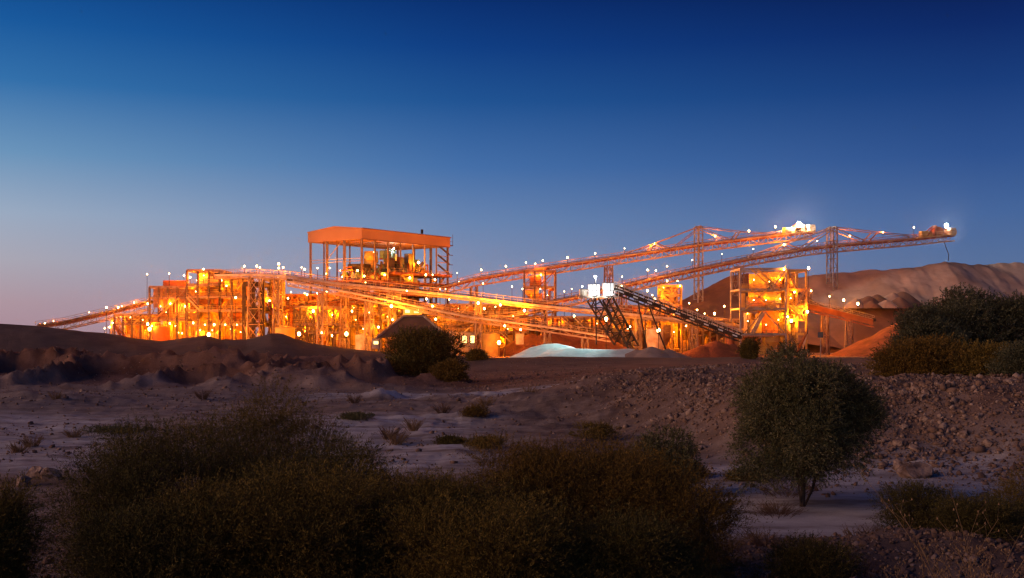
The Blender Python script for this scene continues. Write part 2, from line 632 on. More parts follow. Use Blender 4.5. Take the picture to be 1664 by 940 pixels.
# ------------------------------------------------------------------ heaps
def heap(name, label, cat, cones, m, Yc, slope=0.66, res=90, x0=None, x1=None, dy=45, seed=0, rough=0.5, group=None, base=-0.4, soft=.06, ridge=0, clip=None, zb=0.0):
    """cones: (x, y, height). The heap is the highest of the cones' slopes."""
    if ridge:
        cc = []
        for i in range(len(cones) - 1):
            for k in range(ridge):
                f = k / ridge
                cc.append(tuple(cones[i][j] * (1 - f) + cones[i + 1][j] * f for j in range(3)))
        cones = cc + [cones[-1]]
    xs = [c_[0] for c_ in cones]
    hm = max(c_[2] for c_ in cones)
    x0 = min(xs) - hm / slope - 3 if x0 is None else x0
    x1 = max(xs) + hm / slope + 3 if x1 is None else x1
    nx = int((x1 - x0) / (2 * dy) * res)
    nx = max(40, min(nx, 420))
    gx, gy = np.meshgrid(np.linspace(x0, x1, nx), np.linspace(Yc - dy, Yc + dy, res))
    z = np.full(gx.shape, -50.0)
    wx = gx + 1.2 * fbm(gx / 9, gy / 9, seed + 3)
    wy = gy + 1.2 * fbm(gx / 9, gy / 9, seed + 4)
    for (cx, cy, ch) in cones:
        d = np.sqrt((wx - cx) ** 2 + (wy - cy) ** 2 + (soft * ch) ** 2) - soft * ch
        z = np.maximum(z, ch - d * slope)
    if clip:
        z = np.minimum(z, clip)
    z = z + rough * fbm(gx / 6, gy / 6, seed, 5) * np.clip((z - zb) / 3, 0.2, 1) * 0.8
    z = z + rough * 0.25 * fbm(gx / 1.5, gy / 9.0, seed + 9, 3) * np.clip(z / 6, 0, 1)   # rills running down the face
    g = np.full(gx.shape, zb) if zb else terrain(gx, gy)
    z = np.where(z < zb + 0.05, g + base, z)
    k = np.arange(z.size).reshape(z.shape)
    q = np.stack([k[:-1, :-1], k[:-1, 1:], k[1:, 1:], k[1:, :-1]], -1).reshape(-1, 4)
    keep = (z.ravel()[q] > zb).any(axis=1)
    q = q[keep]
    used, inv = np.unique(q, return_inverse=True)
    V = np.stack([gx.ravel(), gy.ravel(), z.ravel()], -1)[used]
    q = inv.reshape(-1, 4)
    c0 = V.mean(0)
    loc = (float(c0[0]), float(c0[1]), 0)
    o = np_mesh(name, V, q, m, smooth=True, off=loc)
    o.location = loc
    return tag(o, label, cat, group)


def Cn(px, py, Y):
    p = F(px, py, Y)
    return (p.x, p.y, p.z)


heap('ore_stockpile', 'long tan crushed ore stockpile under the two stacker conveyors', 'stockpile',
     [Cn(1290, 452, 368), Cn(1330, 447, 368), Cn(1360, 445, 368), Cn(1400, 440, 368), Cn(1440, 438, 366), Cn(1470, 434, 366), Cn(1505, 432, 366),
      Cn(1538, 425, 366), Cn(1575, 431, 368), Cn(1610, 430, 370), Cn(1650, 427, 372), Cn(1700, 428, 374), Cn(1760, 430, 376), Cn(1830, 436, 378)],
     'pile_tan', 368, res=150, seed=2, rough=0.9, ridge=8)
heap('ore_stockpile', 'dark brown conical stockpile behind the three storey screening tower', 'stockpile',
     [Cn(1215, 444, 362), Cn(1190, 450, 362), Cn(1165, 462, 360), Cn(1240, 450, 362)], 'pile_dark', 362, res=130, ridge=6, seed=12, rough=0.5, slope=0.52)
heap('ore_stockpile', 'red ore heap at the foot of the short discharge conveyor', 'stockpile',
     [Cn(1496, 510, 280), Cn(1515, 508, 282), Cn(1540, 512, 284)], 'pile_red', 280, dy=26, seed=22, slope=.5, ridge=5)
heap('ore_stockpile', 'low red heap below the dark mobile conveyor arm', 'stockpile',
     [Cn(1165, 553, 262), Cn(1145, 560, 260), Cn(1190, 560, 262)], 'pile_red', 262, dy=12, seed=23, slope=0.45)
heap('ore_stockpile', 'brown red stockpile behind the pale heap, under the twin conveyors', 'stockpile',
     [Cn(865, 541, 288), Cn(890, 538, 288), Cn(920, 537, 290), Cn(950, 540, 290), Cn(975, 543, 290)], 'pile_red', 289, dy=18, seed=24, slope=0.55)
heap('sand_heap', 'rounded pale blue white heap lit by the white floodlights', 'heap',
     [Cn(872, 563, 246), Cn(888, 559.5, 246), Cn(905, 558.5, 246), Cn(922, 563, 247), Cn(905, 566, 242)], 'pile_white', 246, dy=10, seed=25, slope=0.50, rough=0.22, ridge=6, soft=.5)
heap('sand_heap', 'low flat white heap beside the rounded pale heap', 'heap',
     [Cn(925, 566, 240), Cn(960, 568, 240), Cn(1000, 568, 240), Cn(1018, 567, 241)], 'pile_white', 240, dy=9, seed=26, slope=0.3, rough=0.25, ridge=6, soft=.6)
heap('sand_heap', 'grey brown sand heap in front of the mobile conveyor', 'heap',
     [Cn(1060, 564, 236), Cn(1085, 567, 236), Cn(1040, 568, 236)], 'pile_sand', 236, dy=9, seed=27, slope=0.4, rough=0.3)
heap('ore_stockpile', 'flat topped terrace of spoil in front of the long tan stockpile', 'stockpile',
     [Cn(1385, 480, 338), Cn(1425, 476, 338), Cn(1465, 474, 340), Cn(1510, 472, 342)], 'pile_dark', 340, ridge=6, dy=40, seed=40, rough=.4, clip=ZP(499, 330), slope=.8)
HP = [(1388, 489, 328), (1406, 484, 331), (1424, 482, 334), (1447, 479, 337), (1468, 477, 340), (1412, 492, 326), (1438, 490, 328), (1462, 486, 332)]
for i, (px, py, Yq) in enumerate(HP):
    heap('spoil_heap', 'small truck tipped spoil heap, %s from the left on the terrace before the stockpile' % ['first', 'second', 'fourth', 'sixth', 'eighth', 'third', 'fifth', 'seventh'][i], 'spoil heap',
         [Cn(px - 5, py + 1, Yq), Cn(px + 3, py - 3, Yq)], 'pile_dark' if i % 3 else 'pile_tan', Yq, dy=7, res=40, seed=50 + i, slope=.95, rough=.3, zb=ZP(499, 330) - .1, group='spoil heaps on the terrace')  # most heaps take the dark colour to stand in for shadows between them


# ------------------------------------------------------------------ conveyors
def resample(pts, step):
    out = [pts[0]]
    for i in range(len(pts) - 1):
        L = (pts[i + 1] - pts[i]).length
        n = max(1, int(round(L / step)))
        for k in range(1, n + 1):
            out.append(pts[i].lerp(pts[i + 1], k / n))
    return out


def conveyor(label, pix, width=2.6, depth=1.5, rail=1.1, m='steel', mrail='steel', trestles=(), sheets=0.0, step=3.0, group=None, w=0.2,
             mtrestle='steel', bent_w=1.6, name='belt_conveyor', pipe=False, girder=0.0):
    pts = [F(*p) for p in pix]
    nodes = resample(pts, step)
    d = (pts[-1] - pts[0])
    d.z = 0
    d.normalize()
    n = Vector((-d.y, d.x, 0))
    if n.y > 0:
        n = -n                     # towards the camera
    mid = nodes[0]
    root = thing(name, (mid.x, mid.y, 0), label, 'conveyor', group)
    up = Vector((0, 0, 1))
    tr = MB()
    for s in (-1, 1):
        o = n * (s * width / 2)
        for i in range(len(nodes) - 1):
            a, b_ = nodes[i] + o, nodes[i + 1] + o
            tr.beam(a - up * 0.15, b_ - up * 0.15, w, w * 1.3)
            tr.beam(a - up * depth, b_ - up * depth, w, w * 1.3)
            tr.beam(a - up * 0.15, a - up * depth, w * 0.6)
            if i % 2:
                tr.beam(a - up * 0.15, b_ - up * depth, w * 0.6)
            else:
                tr.beam(a - up * depth, b_ - up * 0.15, w * 0.6)
    for i in range(0, len(nodes)):
        tr.beam(nodes[i] - n * width / 2 - up * depth, nodes[i] + n * width / 2 - up * depth, w * 0.6)
    tr.build('truss', m, root)
    bl = MB()
    for i in range(len(nodes) - 1):
        a, b_ = nodes[i] + up * 0.42 - n * 0.25, nodes[i + 1] + up * 0.42 - n * 0.25
        bl.beam(a, b_, width * 0.42, 0.10)
        bl.beam(a - up * 0.75, b_ - up * 0.75, width * 0.42, 0.05)
    bl.build('belt', 'belt', root)
    idl = MB()
    fine = resample(pts, 1.5)
    for p in fine:
        for s in (-1, 1):
            idl.beam(p + n * (s * width * 0.22 - 0.25) - up * 0.1, p + n * (s * width * 0.27 - 0.25) + up * 0.55, 0.09)
        idl.beam(p + n * (-width * 0.25 - 0.25) + up * 0.15, p + n * (width * 0.25 - 0.25) + up * 0.15, 0.12)
    for s in (-1, 1):
        for i in range(len(nodes) - 1):
            idl.beam(nodes[i] + n * (s * width * 0.25 - 0.25) + up * 0.15, nodes[i + 1] + n * (s * width * 0.25 - 0.25) + up * 0.15, 0.12)
    idl.build('idler_frame', mrail, root)
    wk = MB()
    for i in range(len(nodes) - 1):
        wk.beam(nodes[i] + n * (width / 2 + 0.35), nodes[i + 1] + n * (width / 2 + 0.35), 0.8, 0.08)
    wk.build('walkway', m, root)
    if rail:
        for s, off in ((1, width / 2 + 0.75), (-1, width / 2)):
            rl = MB()
            for i in range(len(nodes) - 1):
                a, b_ = nodes[i] + n * (s * off), nodes[i + 1] + n * (s * off)
                rl.beam(a + up * rail, b_ + up * rail, 0.09)
                rl.beam(a + up * rail * 0.5, b_ + up * rail * 0.5, 0.06)
            for p in resample(pts, 2.0):
                rl.beam(p + n * (s * off), p + n * (s * off) + up * rail, 0.08)
            rl.build('handrail', mrail, root)
    if sheets:
        sh = MB()
        for i in range(len(nodes) - 1):
            a, b_ = nodes[i] + n * (width / 2 - 0.12), nodes[i + 1] + n * (width / 2 - 0.12)
            h = up * (sheets / 2)
            sh.obox((a + b_) / 2 - h, (b_ - a) / 2 * 0.985, n * 0.03, h)
        sh.build('side_sheet', 'steel_red', root)
    if girder:
        gd = MB()
        for i in range(len(nodes) - 1):
            a, b_ = nodes[i] + n * (width / 2 + 0.83), nodes[i + 1] + n * (width / 2 + 0.83)
            gd.beam(a - up * (girder / 2), b_ - up * (girder / 2), 0.12, girder)
        gd.build('edge_girder', 'pale_paint', root)
    if pipe:
        pp = MB()
        for i in range(len(nodes) - 1):
            pp.tube(nodes[i] + n * (width / 2 + 0.85) - up * 0.25, nodes[i + 1] + n * (width / 2 + 0.85) - up * 0.25, 0.16, n=6)
        pp.build('pipe', 'pale_paint', root)
    # head and tail pulleys
    for k, e in enumerate((nodes[0], nodes[-1])):
        pl = MB()
        pl.tube(e + n * (width * 0.3), e - n * (width * 0.45), 0.5, n=12)
        pl.build('pulley', 'steel_dark', root)
    # trestles
    for tpx in trestles:
        bw = bent_w
        if isinstance(tpx, tuple):
            tpx, bw = tpx
        best = min(nodes, key=lambda q: abs(CX + FPX * q.x / q.y - tpx))
        gz = tz(best.x, best.y) - 0.3
        tb = MB()
        top = best - up * depth
        H = top.z - gz
        feet = []
        for sx in (-1, 1):
            for s in (-1, 1):
                a = top + n * (s * width / 2) + d * (sx * bw / 2 * 0.8)
                b_ = Vector((top.x, top.y, gz)) + n * (s * (width / 2 + 0.06 * H)) + d * (sx * bw / 2)
                tb.beam(a, b_, 0.32)
                feet.append((a, b_))
        nb = max(1, int(H / 4))
        for k in range(nb):
            t0, t1 = k / nb, (k + 1) / nb
            for (i, j) in ((0, 1), (2, 3), (0, 2), (1, 3)):
                a0, b0 = feet[i][0].lerp(feet[i][1], t0), feet[j][0].lerp(feet[j][1], t1)
                tb.beam(a0, b0, 0.16)
                tb.beam(feet[j][0].lerp(feet[j][1], t0), feet[i][0].lerp(feet[i][1], t1), 0.16)
                tb.beam(feet[i][0].lerp(feet[i][1], t1), feet[j][0].lerp(feet[j][1], t1), 0.18)
        tb.build('trestle', mtrestle, root)
    return root, nodes, n, d


conveyor('inclined feed conveyor rising from the left edge of the plant', [(66, 529, 318), (110, 523, 316), (180, 507, 312), (243, 491, 306)],
         depth=2.0, trestles=[187], bent_w=3.0, sheets=1.0)
conveyor('long overhead conveyor crossing the whole plant to the screening tower',
         [(352, 447, 296), (415, 446, 292), (470, 449, 290), (540, 459, 290), (620, 467, 290), (760, 482, 288), (865, 495, 288), (1000, 508, 290), (1199, 528, 294)],
         depth=0.9, width=3.2, rail=1.3, w=0.32, m='steel_light', mrail='steel_light', trestles=[(412, 3.4), 452, 560, 640, 780, 888, 1040, 1120], girder=.55, mtrestle='steel')
conveyor('second overhead conveyor branching down in front of the canopy building',
         [(470, 457, 286), (560, 473, 284), (620, 485, 282), (700, 502, 280), (760, 514, 279), (890, 531, 277), (992, 547, 276)],
         depth=1.3, width=2.8, trestles=[531, 597, 770, 893, 960], rail=1.2, w=0.3, girder=.4, m='steel_light', mrail='steel_light')
conveyor('shallow transfer conveyor rising to the ore bin under the overhead belts', [(440, 504, 300), (520, 494, 300), (596, 484, 300)], depth=1.2,
         trestles=[485, 500], m='steel_red')
conveyor('short rising conveyor behind the second overhead conveyor', [(710, 534, 284), (770, 524, 284), (850, 512, 286), (905, 500, 292)], depth=1.0, trestles=[740, 800])

# the two stacker conveyors
r1, nodes1, n1, d1 = conveyor('upper stacker conveyor with single stayed mast', [(690, 474, 334), (770, 453, 336), (850, 440, 340), (960, 424, 344), (1060, 409, 348),
                              (1140, 397, 351), (1230, 386, 354), (1318, 376, 357)], depth=2.3, width=3.0, trestles=[770, 992], rail=1.2, w=0.34, m='steel_light', sheets=0.9, bent_w=2.2,
                              group='stacker conveyors')
r2, nodes2, n2, d2 = conveyor('lower stacker conveyor reaching out over the long tan stockpile', [(846, 500, 318), (942, 481, 322), (1010, 464, 328), (1100, 444, 336), (1200, 423, 346),
                              (1300, 405, 356), (1352, 399, 360), (1480, 388, 366), (1546, 381, 368)], depth=2.3, width=3.0, trestles=[1005, 1200], rail=1.2, w=0.34, m='steel_light', sheets=0.9,
                              bent_w=2.2, group='stacker conveyors')


def at_px(nodes, px):
    for i in range(len(nodes) - 1):
        a, b_ = nodes[i], nodes[i + 1]
        ua, ub = CX + FPX * a.x / a.y, CX + FPX * b_.x / b_.y
        if ua <= px <= ub:
            return a.lerp(b_, (px - ua) / (ub - ua))
    return nodes[-1] if px > CX + FPX * nodes[-1].x / nodes[-1].y else nodes[0]


def stays(root, nodes, n, d, mpx, topy, left, right, botz):
    up = Vector((0, 0, 1))
    c0 = at_px(nodes, mpx)
    top = F(mpx, topy, c0.y)
    ma = MB()
    for s in (-1, 1):
        for sx in (-1, 1):
            a = Vector((c0.x, c0.y, botz)) + n * (s * 1.75) + d * (sx * 0.85)
            b_ = top + n * (s * 1.75) + d * (sx * 0.75)
            ma.beam(a, b_, 0.34)
    k = botz + 2
    H = top.z - botz
    i = 0
    while k < top.z - 1:
        for sx in (-1, 1):
            ma.beam(Vector((c0.x, c0.y, k)) + n * 1.75 + d * sx * .8, Vector((c0.x, c0.y, k)) - n * 1.75 + d * sx * .8, 0.2)
        for s in (-1, 1):
            p, q = Vector((c0.x, c0.y, k)) + n * s * 1.75, Vector((c0.x, c0.y, min(k + 3, top.z))) + n * s * 1.75
            ma.beam(p + d * .8, p - d * .8, 0.2)
            ma.beam(p + d * (.8 if i % 2 else -.8), q - d * (.8 if i % 2 else -.8), 0.16)
        k += 3
        i += 1
    ma.beam(top + n * 2.2, top - n * 2.2, 0.5)
    ma.beam(top + d * 1.1, top - d * 1.1, 0.5)
    ma.build('mast', 'steel_grey', root)
    for side in (left, right):
        for seg in side:
            (pa, pb, th) = seg
            for s in (-1, 1):
                mb = MB()

                def conv(p):
                    q = at_px(nodes, p[0])
                    return F(p[0], p[1], q.y) + n * (s * 1.75)
                mb.beam(conv(pa), conv(pb), th)
                mb.build('stay' if th < 0.3 else 'strut', 'steel', root)


stays(r1, nodes1, n1, d1, 1135, 369, [((1135, 369), (1064, 396), .26), ((1064, 396), (1012, 414), .26), ((1135, 372), (1093, 404), .22), ((1064, 396), (1052, 410), .3), ((1064, 396), (1088, 406), .3)],
      [((1135, 369), (1200, 377), .2), ((1200, 377), (1290, 382), .2), ((1135, 371), (1185, 391), .24), ((1200, 377), (1189, 392), .34)], tz(*at_px(nodes1, 1135)[:2]) - 0.5)
stays(r2, nodes2, n2, d2, 1352, 370, [((1352, 370), (1274, 397), .26), ((1274, 397), (1212, 419), .26), ((1352, 372), (1300, 405), .26), ((1274, 397), (1256, 413), .3), ((1274, 397), (1296, 406), .3)],
      [((1352, 370), (1421, 378), .24), ((1421, 378), (1484, 384), .24), ((1352, 372), (1402, 393), .26), ((1421, 378), (1407, 393), .34)], 4.0)


def head_house(root, px0, px1, ytop, nodes, big=False):
    up = Vector((0, 0, 1))
    a, b_ = at_px(nodes, px0), at_px(nodes, px1)
    mb = MB()
    for k in range(9):
        p = a.lerp(b_, k / 8)
        mb.beam(p + n2 * 2.4, p - n2 * 2.4, 0.25)
        for s in (-1, 1):
            mb.beam(p + n2 * 2.4 * s, p + n2 * 2.4 * s + up * 1.3, 0.1)
    for s in (-1, 1):
        for hz in (0.65, 1.3):
            mb.beam(a + n2 * 2.4 * s + up * hz, b_ + n2 * 2.4 * s + up * hz, 0.09)
    mb.beam(a - up * 0.1, b_ - up * 0.1, 5.0, 0.2)
    mb.build('head_platform', 'steel_yellow', root)
    c0 = a.lerp(b_, 0.55)
    g = MB()
    apex = F(CX + FPX * c0.x / c0.y, ytop, c0.y)
    for s in (-1, 1):
        for k in (-1, 1):
            g.beam(c0 + n2 * s * 1.8 + d2 * k * 4.2, apex + n2 * s * 0.5, 0.3)
            g.beam(c0 + n2 * s * 1.8 + d2 * k * 1.5, apex + n2 * s * 0.5, 0.2)
    g.build('gantry', 'steel_red', root)
    dr = MB()
    q = a.lerp(b_, 0.25)
    dr.obox(q + up * 1.0 + n2 * 1.2, d2 * 2.0, n2 * 0.8, up * 0.9)
    dr.build('drive_unit', 'steel_yellow', root)
    ho = MB()
    q = a.lerp(b_, 0.62)
    ho.obox(q + up * 1.3, d2 * 1.6, n2 * 1.3, up * 1.2)
    ho.obox(q + up * 2.7, d2 * 0.9, n2 * 0.9, up * 0.25)
    ho.build('hood', 'steel_red', root)
    e = MB()
    q = b_
    e.obox(q + up * 0.7 - d2 * 0.6, d2 * 1.1, n2 * 1.6, up * 1.3)
    e.build('discharge_box', 'pale_paint', root)


head_house(r1, 1266, 1321, 373, nodes1)
head_house(r2, 1484, 1546, 367, nodes2)
hs = MB()
e_ = at_px(nodes2, 1534)
pp_ = [e_ - Vector((0, 0, 2)), e_ + Vector((0.6, 0, -4)), e_ + Vector((1.6, 0, -6.6)), F(1541, 424, 366.5)]
for i in range(3):
    hs.tube(pp_[i], pp_[i + 1], 0.12, n=6)
hs.build('hanging_hose', 'belt', r2)

conveyor('short discharge conveyor falling from the screening tower to the red heap', [(1302, 492, 298), (1360, 505, 294), (1420, 520, 290)], depth=2.0, trestles=[1345, 1376],
         sheets=1.4, rail=1.1, m='steel_red')


# ------------------------------------------------------------------ steel buildings
BLD = []


def frame_tower(name, label, cat, px0, px1, Y, depth, tops, floors, ncol, rng, m='steel', w=0.5, clutter=6, brace=0.5, cmats=('steel', 'steel_yellow', 'steel_red', 'pale_paint'),
                rail=True, backwall=None, group=None, walls=()):
    """tops: py of the frame's top; floors: list of py of the decks (as seen at distance Y)."""
    x0, x1 = XP(px0, Y), XP(px1, Y)
    g0 = -0.3
    ztop = ZP(tops, Y)
    BLD.append((px0, px1, Y, depth, tops))
    root = thing(name, ((x0 + x1) / 2, Y + depth / 2, 0), label, cat, group)
    xs = [x0 + (x1 - x0) * i / (ncol - 1) for i in range(ncol)]
    ys = [Y, Y + depth]
    for yy in ys:
        for xx in xs:
            mb = MB()
            mb.box((xx - w / 2, yy - w / 2, g0), (xx + w / 2, yy + w / 2, ztop))
            mb.build('column', m if yy > Y else (m if m != 'steel' else 'column_brown'), root)  # front row darker: silhouette against the lit interior put into the colour
    zf = sorted([ZP(f, Y) for f in floors]) + [ztop]
    zl = 0.0
    for k, z in enumerate(zf):
        mb = MB()
        for yy in ys:
            mb.beam((x0, yy, z), (x1, yy, z), w * 0.9, w * 1.4)
        for xx in xs:
            mb.beam((xx, Y, z), (xx, Y + depth, z), w * 0.8, w * 1.2)
        if k < len(zf) - 1:
            mb.box((x0, Y + w, z + 0.02), (x1, Y + depth - w, z + 0.14))
        deck = mb.build('floor_deck', m, root)
        if rail and k < len(zf) - 1:
            rb = MB()
            for hh_ in (0.55, 1.1):
                rb.beam((x0, Y - 0.35, z + hh_ + .2), (x1, Y - 0.35, z + hh_ + .2), 0.07)
            nn = int((x1 - x0) / 1.8) + 1
            for i in range(nn + 1):
                xx = x0 + (x1 - x0) * i / nn
                rb.beam((xx, Y - 0.35, z), (xx, Y - 0.35, z + 1.3), 0.07)
            rb.build('handrail', 'steel_yellow', deck)
        # braces
        for i in range(ncol - 1):
            if rng.random() < brace:
                bb = MB()
                a, b_ = (xs[i], zl), (xs[i + 1], z)
                yy = rng.choice(ys)
                bb.beam((a[0], yy + .2, a[1]), (b_[0], yy + .2, b_[1]), 0.2)
                if rng.random() < 0.5:
                    bb.beam((a[0], yy + .2, b_[1]), (b_[0], yy + .2, a[1]), 0.2)
                bb.build('brace', m, root)
        zl = z
    zlev = [0.0] + zf[:-1]
    zhi = zf
    for k in range(clutter):
        lv = rng.randrange(len(zlev))
        za, zb = zlev[lv], zhi[lv]
        H = zb - za
        if H < 1:
            continue
        xx = rng.uniform(x0 + 0.8, x1 - 0.8)
        yy = rng.uniform(Y + 0.25 * depth, Y + 0.8 * depth)
        kind = rng.choice(['vessel', 'duct', 'panel', 'pipes', 'hopper', 'motor', 'stair'])
        mt = rng.choice(cmats)
        mb = MB()
        if kind == 'vessel':
            r = min(rng.uniform(0.6, 1.6), H * 0.4)
            mb.tube((xx, yy, za + 0.2), (xx, yy, za + H * 0.75), r, n=14)
            mb.tube((xx, yy, za + H * 0.75), (xx, yy, za + H * 0.85), r, r * 0.3, n=14)
            mb.tube((xx, yy, za + H * 0.6), (xx, yy, za + H * 0.64), r * 1.06, n=14)
            mb.build('vessel', mt, root, True)
        elif kind == 'duct':
            x2 = min(x1, max(x0, xx + rng.uniform(-6, 6)))
            r = rng.uniform(0.25, 0.6)
            zz = za + H * rng.uniform(0.5, 0.85)
            mb.tube((xx, yy, za + .2), (xx, yy, zz), r, n=10)
            mb.tube((xx, yy, zz), (x2, yy, zz + rng.uniform(-1, 1)), r, n=10)
            mb.build('duct', mt, root, True)
        elif kind == 'panel':
            ww = rng.uniform(1.5, 4)
            mb.box((xx - ww / 2, Y + depth * 0.55, za + 0.2), (min(xx + ww / 2, x1), Y + depth * 0.55 + 0.15, za + H * rng.uniform(0.5, 0.9)))
            nrib = int(ww / 0.5)
            for i in range(nrib):
                mb.box((xx - ww / 2 + i * 0.5, Y + depth * 0.55 - 0.06, za + 0.2), (xx - ww / 2 + i * 0.5 + 0.1, Y + depth * 0.55 - 0.003, za + H * 0.5))
            mb.build('wall_panel', mt, root)
        elif kind == 'pipes':
            for i in range(rng.randrange(3, 6)):
                zz = za + 0.6 + i * 0.45
                mb.tube((max(x0, xx - 4), Y + 0.8, zz), (min(x1, xx + 4), Y + 0.8, zz), 0.1, n=6)
            mb.build('pipe', mt, root)
        elif kind == 'hopper':
            s = min(1.8, H * 0.4)
            c0 = Vector((xx, yy, za + H * 0.75))
            mb.obox(c0, (s, 0, 0), (0, s, 0), (0, 0, H * 0.12))
            vs = [c0 + Vector((i * s, j * s, -H * 0.12)) for i, j in ((-1, -1), (1, -1), (1, 1), (-1, 1))] + \
                 [c0 + Vector((i * s * .25, j * s * .25, -H * 0.5)) for i, j in ((-1, -1), (1, -1), (1, 1), (-1, 1))]
            mb.add(vs, [(0, 1, 5, 4), (1, 2, 6, 5), (2, 3, 7, 6), (3, 0, 4, 7), (4, 5, 6, 7)])
            mb.build('hopper', mt, root)
        elif kind == 'motor':
            mb.box((xx - 1, yy - .6, za + .14), (xx + 1, yy + .6, za + .5))
            mb.tube((xx - .7, yy, za + 1), (xx + .8, yy, za + 1), 0.5, n=12)
            mb.tube((xx + .8, yy, za + 1), (xx + 1.5, yy, za + 1), 0.15, n=8)
            mb.build('motor', mt, root)
        else:
            x2 = xx + rng.choice((-1, 1)) * H * 1.1
            x2 = min(x1, max(x0, x2))
            for yq in (Y - 0.9, Y - 0.2):
                mb.beam((xx, yq, za), (x2, yq, zb), 0.1, 0.3)
                mb.beam((xx, yq, za + 1), (x2, yq, zb + 1), 0.06)
            for i in range(8):
                f = i / 8
                mb.box((xx + (x2 - xx) * f - .15, Y - 0.85, za + H * f), (xx + (x2 - xx) * f + .15, Y - 0.25, za + H * f + .05))
            mb.build('stair', mt, root)
    if backwall:
        mb = MB()
        mb.box((x0, Y + depth + 0.4, 0), (x1, Y + depth + 0.6, ztop - 0.3))
        n_ = int((x1 - x0) / 0.9)
        for i in range(n_):
            mb.box((x0 + i * 0.9, Y + depth + 0.3, 0.1), (x0 + i * 0.9 + 0.15, Y + depth + 0.397, ztop - 0.4))
        mb.build('back_wall', backwall, root)
    for (a0, a1, b0, b1, fr, mm) in walls:        # px range, py range, fraction of the depth
        mb = MB()
        yy = Y + depth * fr
        mb.box((XP(a0, Y), yy, ZP(b1, Y)), (XP(a1, Y), yy + 0.15, ZP(b0, Y)))
        wid = XP(a1, Y) - XP(a0, Y)
        for i in range(int(wid / 0.8)):
            mb.box((XP(a0, Y) + i * 0.8 + .3, yy - 0.07, ZP(b1, Y) + .05), (XP(a0, Y) + i * 0.8 + 0.42, yy - 0.003, ZP(b0, Y) - .05))
        mb.build('wall_panel', mm, root)
    return root


rg = random.Random(4)
frame_tower('plant_building', 'low open steel building under the left feed conveyor', 'building', 186, 243, 305, 9, 512, [527], 5, rg, clutter=12, brace=.4, backwall='cladding')
frame_tower('plant_building', 'crusher building with brown clad upper walls and roof platform at the left', 'building', 243, 303, 300, 12, 467, [520, 484.5], 5, rg, clutter=14,
            backwall='cladding', walls=[(248, 264, 470, 500, .05, 'cladding'), (266, 277, 470, 498, .05, 'cladding'), (279, 302, 470, 490, .05, 'cladding'), (258, 300, 455, 466.5, .3, 'steel_red'),
                                        (283, 300, 492, 518, .4, 'pale_paint'), (250, 262, 505, 519, .3, 'steel_red')])
frame_tower('plant_building', 'tall sizing building with striped upper cladding beside the crusher building', 'building', 304, 357, 298, 12, 440, [528, 505, 483, 463], 4, rg, clutter=20, backwall='cladding',
            walls=[(318, 342, 449, 452, .2, 'pale_paint'), (318, 342, 455, 458, .2, 'pale_paint'), (318, 342, 462, 466, .2, 'pale_paint'), (345, 356, 441, 447, .1, 'pale_paint'),
                   (306, 340, 486, 494, .2, 'steel_red'), (344, 356, 485, 494, .2, 'steel_red'), (308, 330, 500, 515, .5, 'steel_yellow')])
frame_tower('plant_building', 'braced bin building between the sizing building and the dark trestle tower', 'building', 358, 395, 298, 12, 452, [528, 505, 483], 3, rg, clutter=12, brace=.9, backwall='cladding')
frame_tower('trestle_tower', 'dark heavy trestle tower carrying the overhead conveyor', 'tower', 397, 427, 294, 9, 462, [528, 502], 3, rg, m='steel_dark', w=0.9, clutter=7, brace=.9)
frame_tower('plant_building', 'surge bin structure right of the dark trestle tower', 'building', 429, 451, 300, 9, 455, [530, 508, 485], 3, rg, clutter=12, brace=.9, backwall='steel_red')
frame_tower('plant_building', 'long slim red gallery building below the overhead conveyors', 'building', 452, 600, 312, 5, 480, [498], 15, rg, clutter=20, brace=.3, m='steel_red', backwall='steel_red')
frame_tower('plant_building', 'open process hall with tall thin columns and bright yellow walls', 'building', 478, 553, 296, 14, 500, [541, 527], 8, rg, m='steel', w=.5, clutter=22, brace=.25,
            backwall='pale_paint')
frame_tower('plant_building', 'pale walled mill hall under the ore bin roof', 'building', 556, 618, 300, 14, 492, [530, 511], 6, rg, clutter=26, brace=.4, backwall='steel_yellow',
            walls=[(560, 580, 500, 520, .4, 'pale_paint'), (584, 600, 499, 515, .5, 'pale_paint')])
frame_tower('plant_building', 'crowded reagent building behind the gabled shed', 'building', 620, 722, 298, 14, 497, [545, 521, 508], 9, rg, clutter=34, brace=.35, backwall='pale_paint')
frame_tower('plant_building', 'lower pump building with bright doorway right of the gabled shed', 'building', 724, 800, 292, 10, 520, [541], 9, rg, clutter=22, brace=.3, backwall='cladding')
frame_tower('plant_building', 'pipe filled building beside the pale blue heap', 'building', 800, 858, 290, 10, 515, [540], 6, rg, clutter=18, brace=.3, backwall='steel_red')
frame_tower('plant_building', 'dusty conveyor gallery between the overhead conveyors', 'building', 724, 850, 306, 8, 496, [508], 12, rg, clutter=24, brace=.4, backwall='steel_red')
frame_tower('transfer_tower', 'transfer tower with red chute carrying the upper stacker conveyor', 'tower', 852, 903, 336, 8, 441, [492, 467], 4, rg, clutter=9, brace=.8,
            walls=[(861, 880, 447, 466, .4, 'steel_red'), (865, 876, 470, 488, .4, 'steel_yellow')])
frame_tower('plant_building', 'low orange lit gallery behind the brown red stockpile', 'building', 860, 1000, 308, 8, 516, [532], 12, rg, clutter=26, brace=.4, backwall='steel_red')
frame_tower('plant_building', 'open screening frame behind the mobile conveyor legs', 'building', 1002, 1072, 300, 10, 498, [540, 520], 7, rg, clutter=24, brace=.6, backwall='cladding')
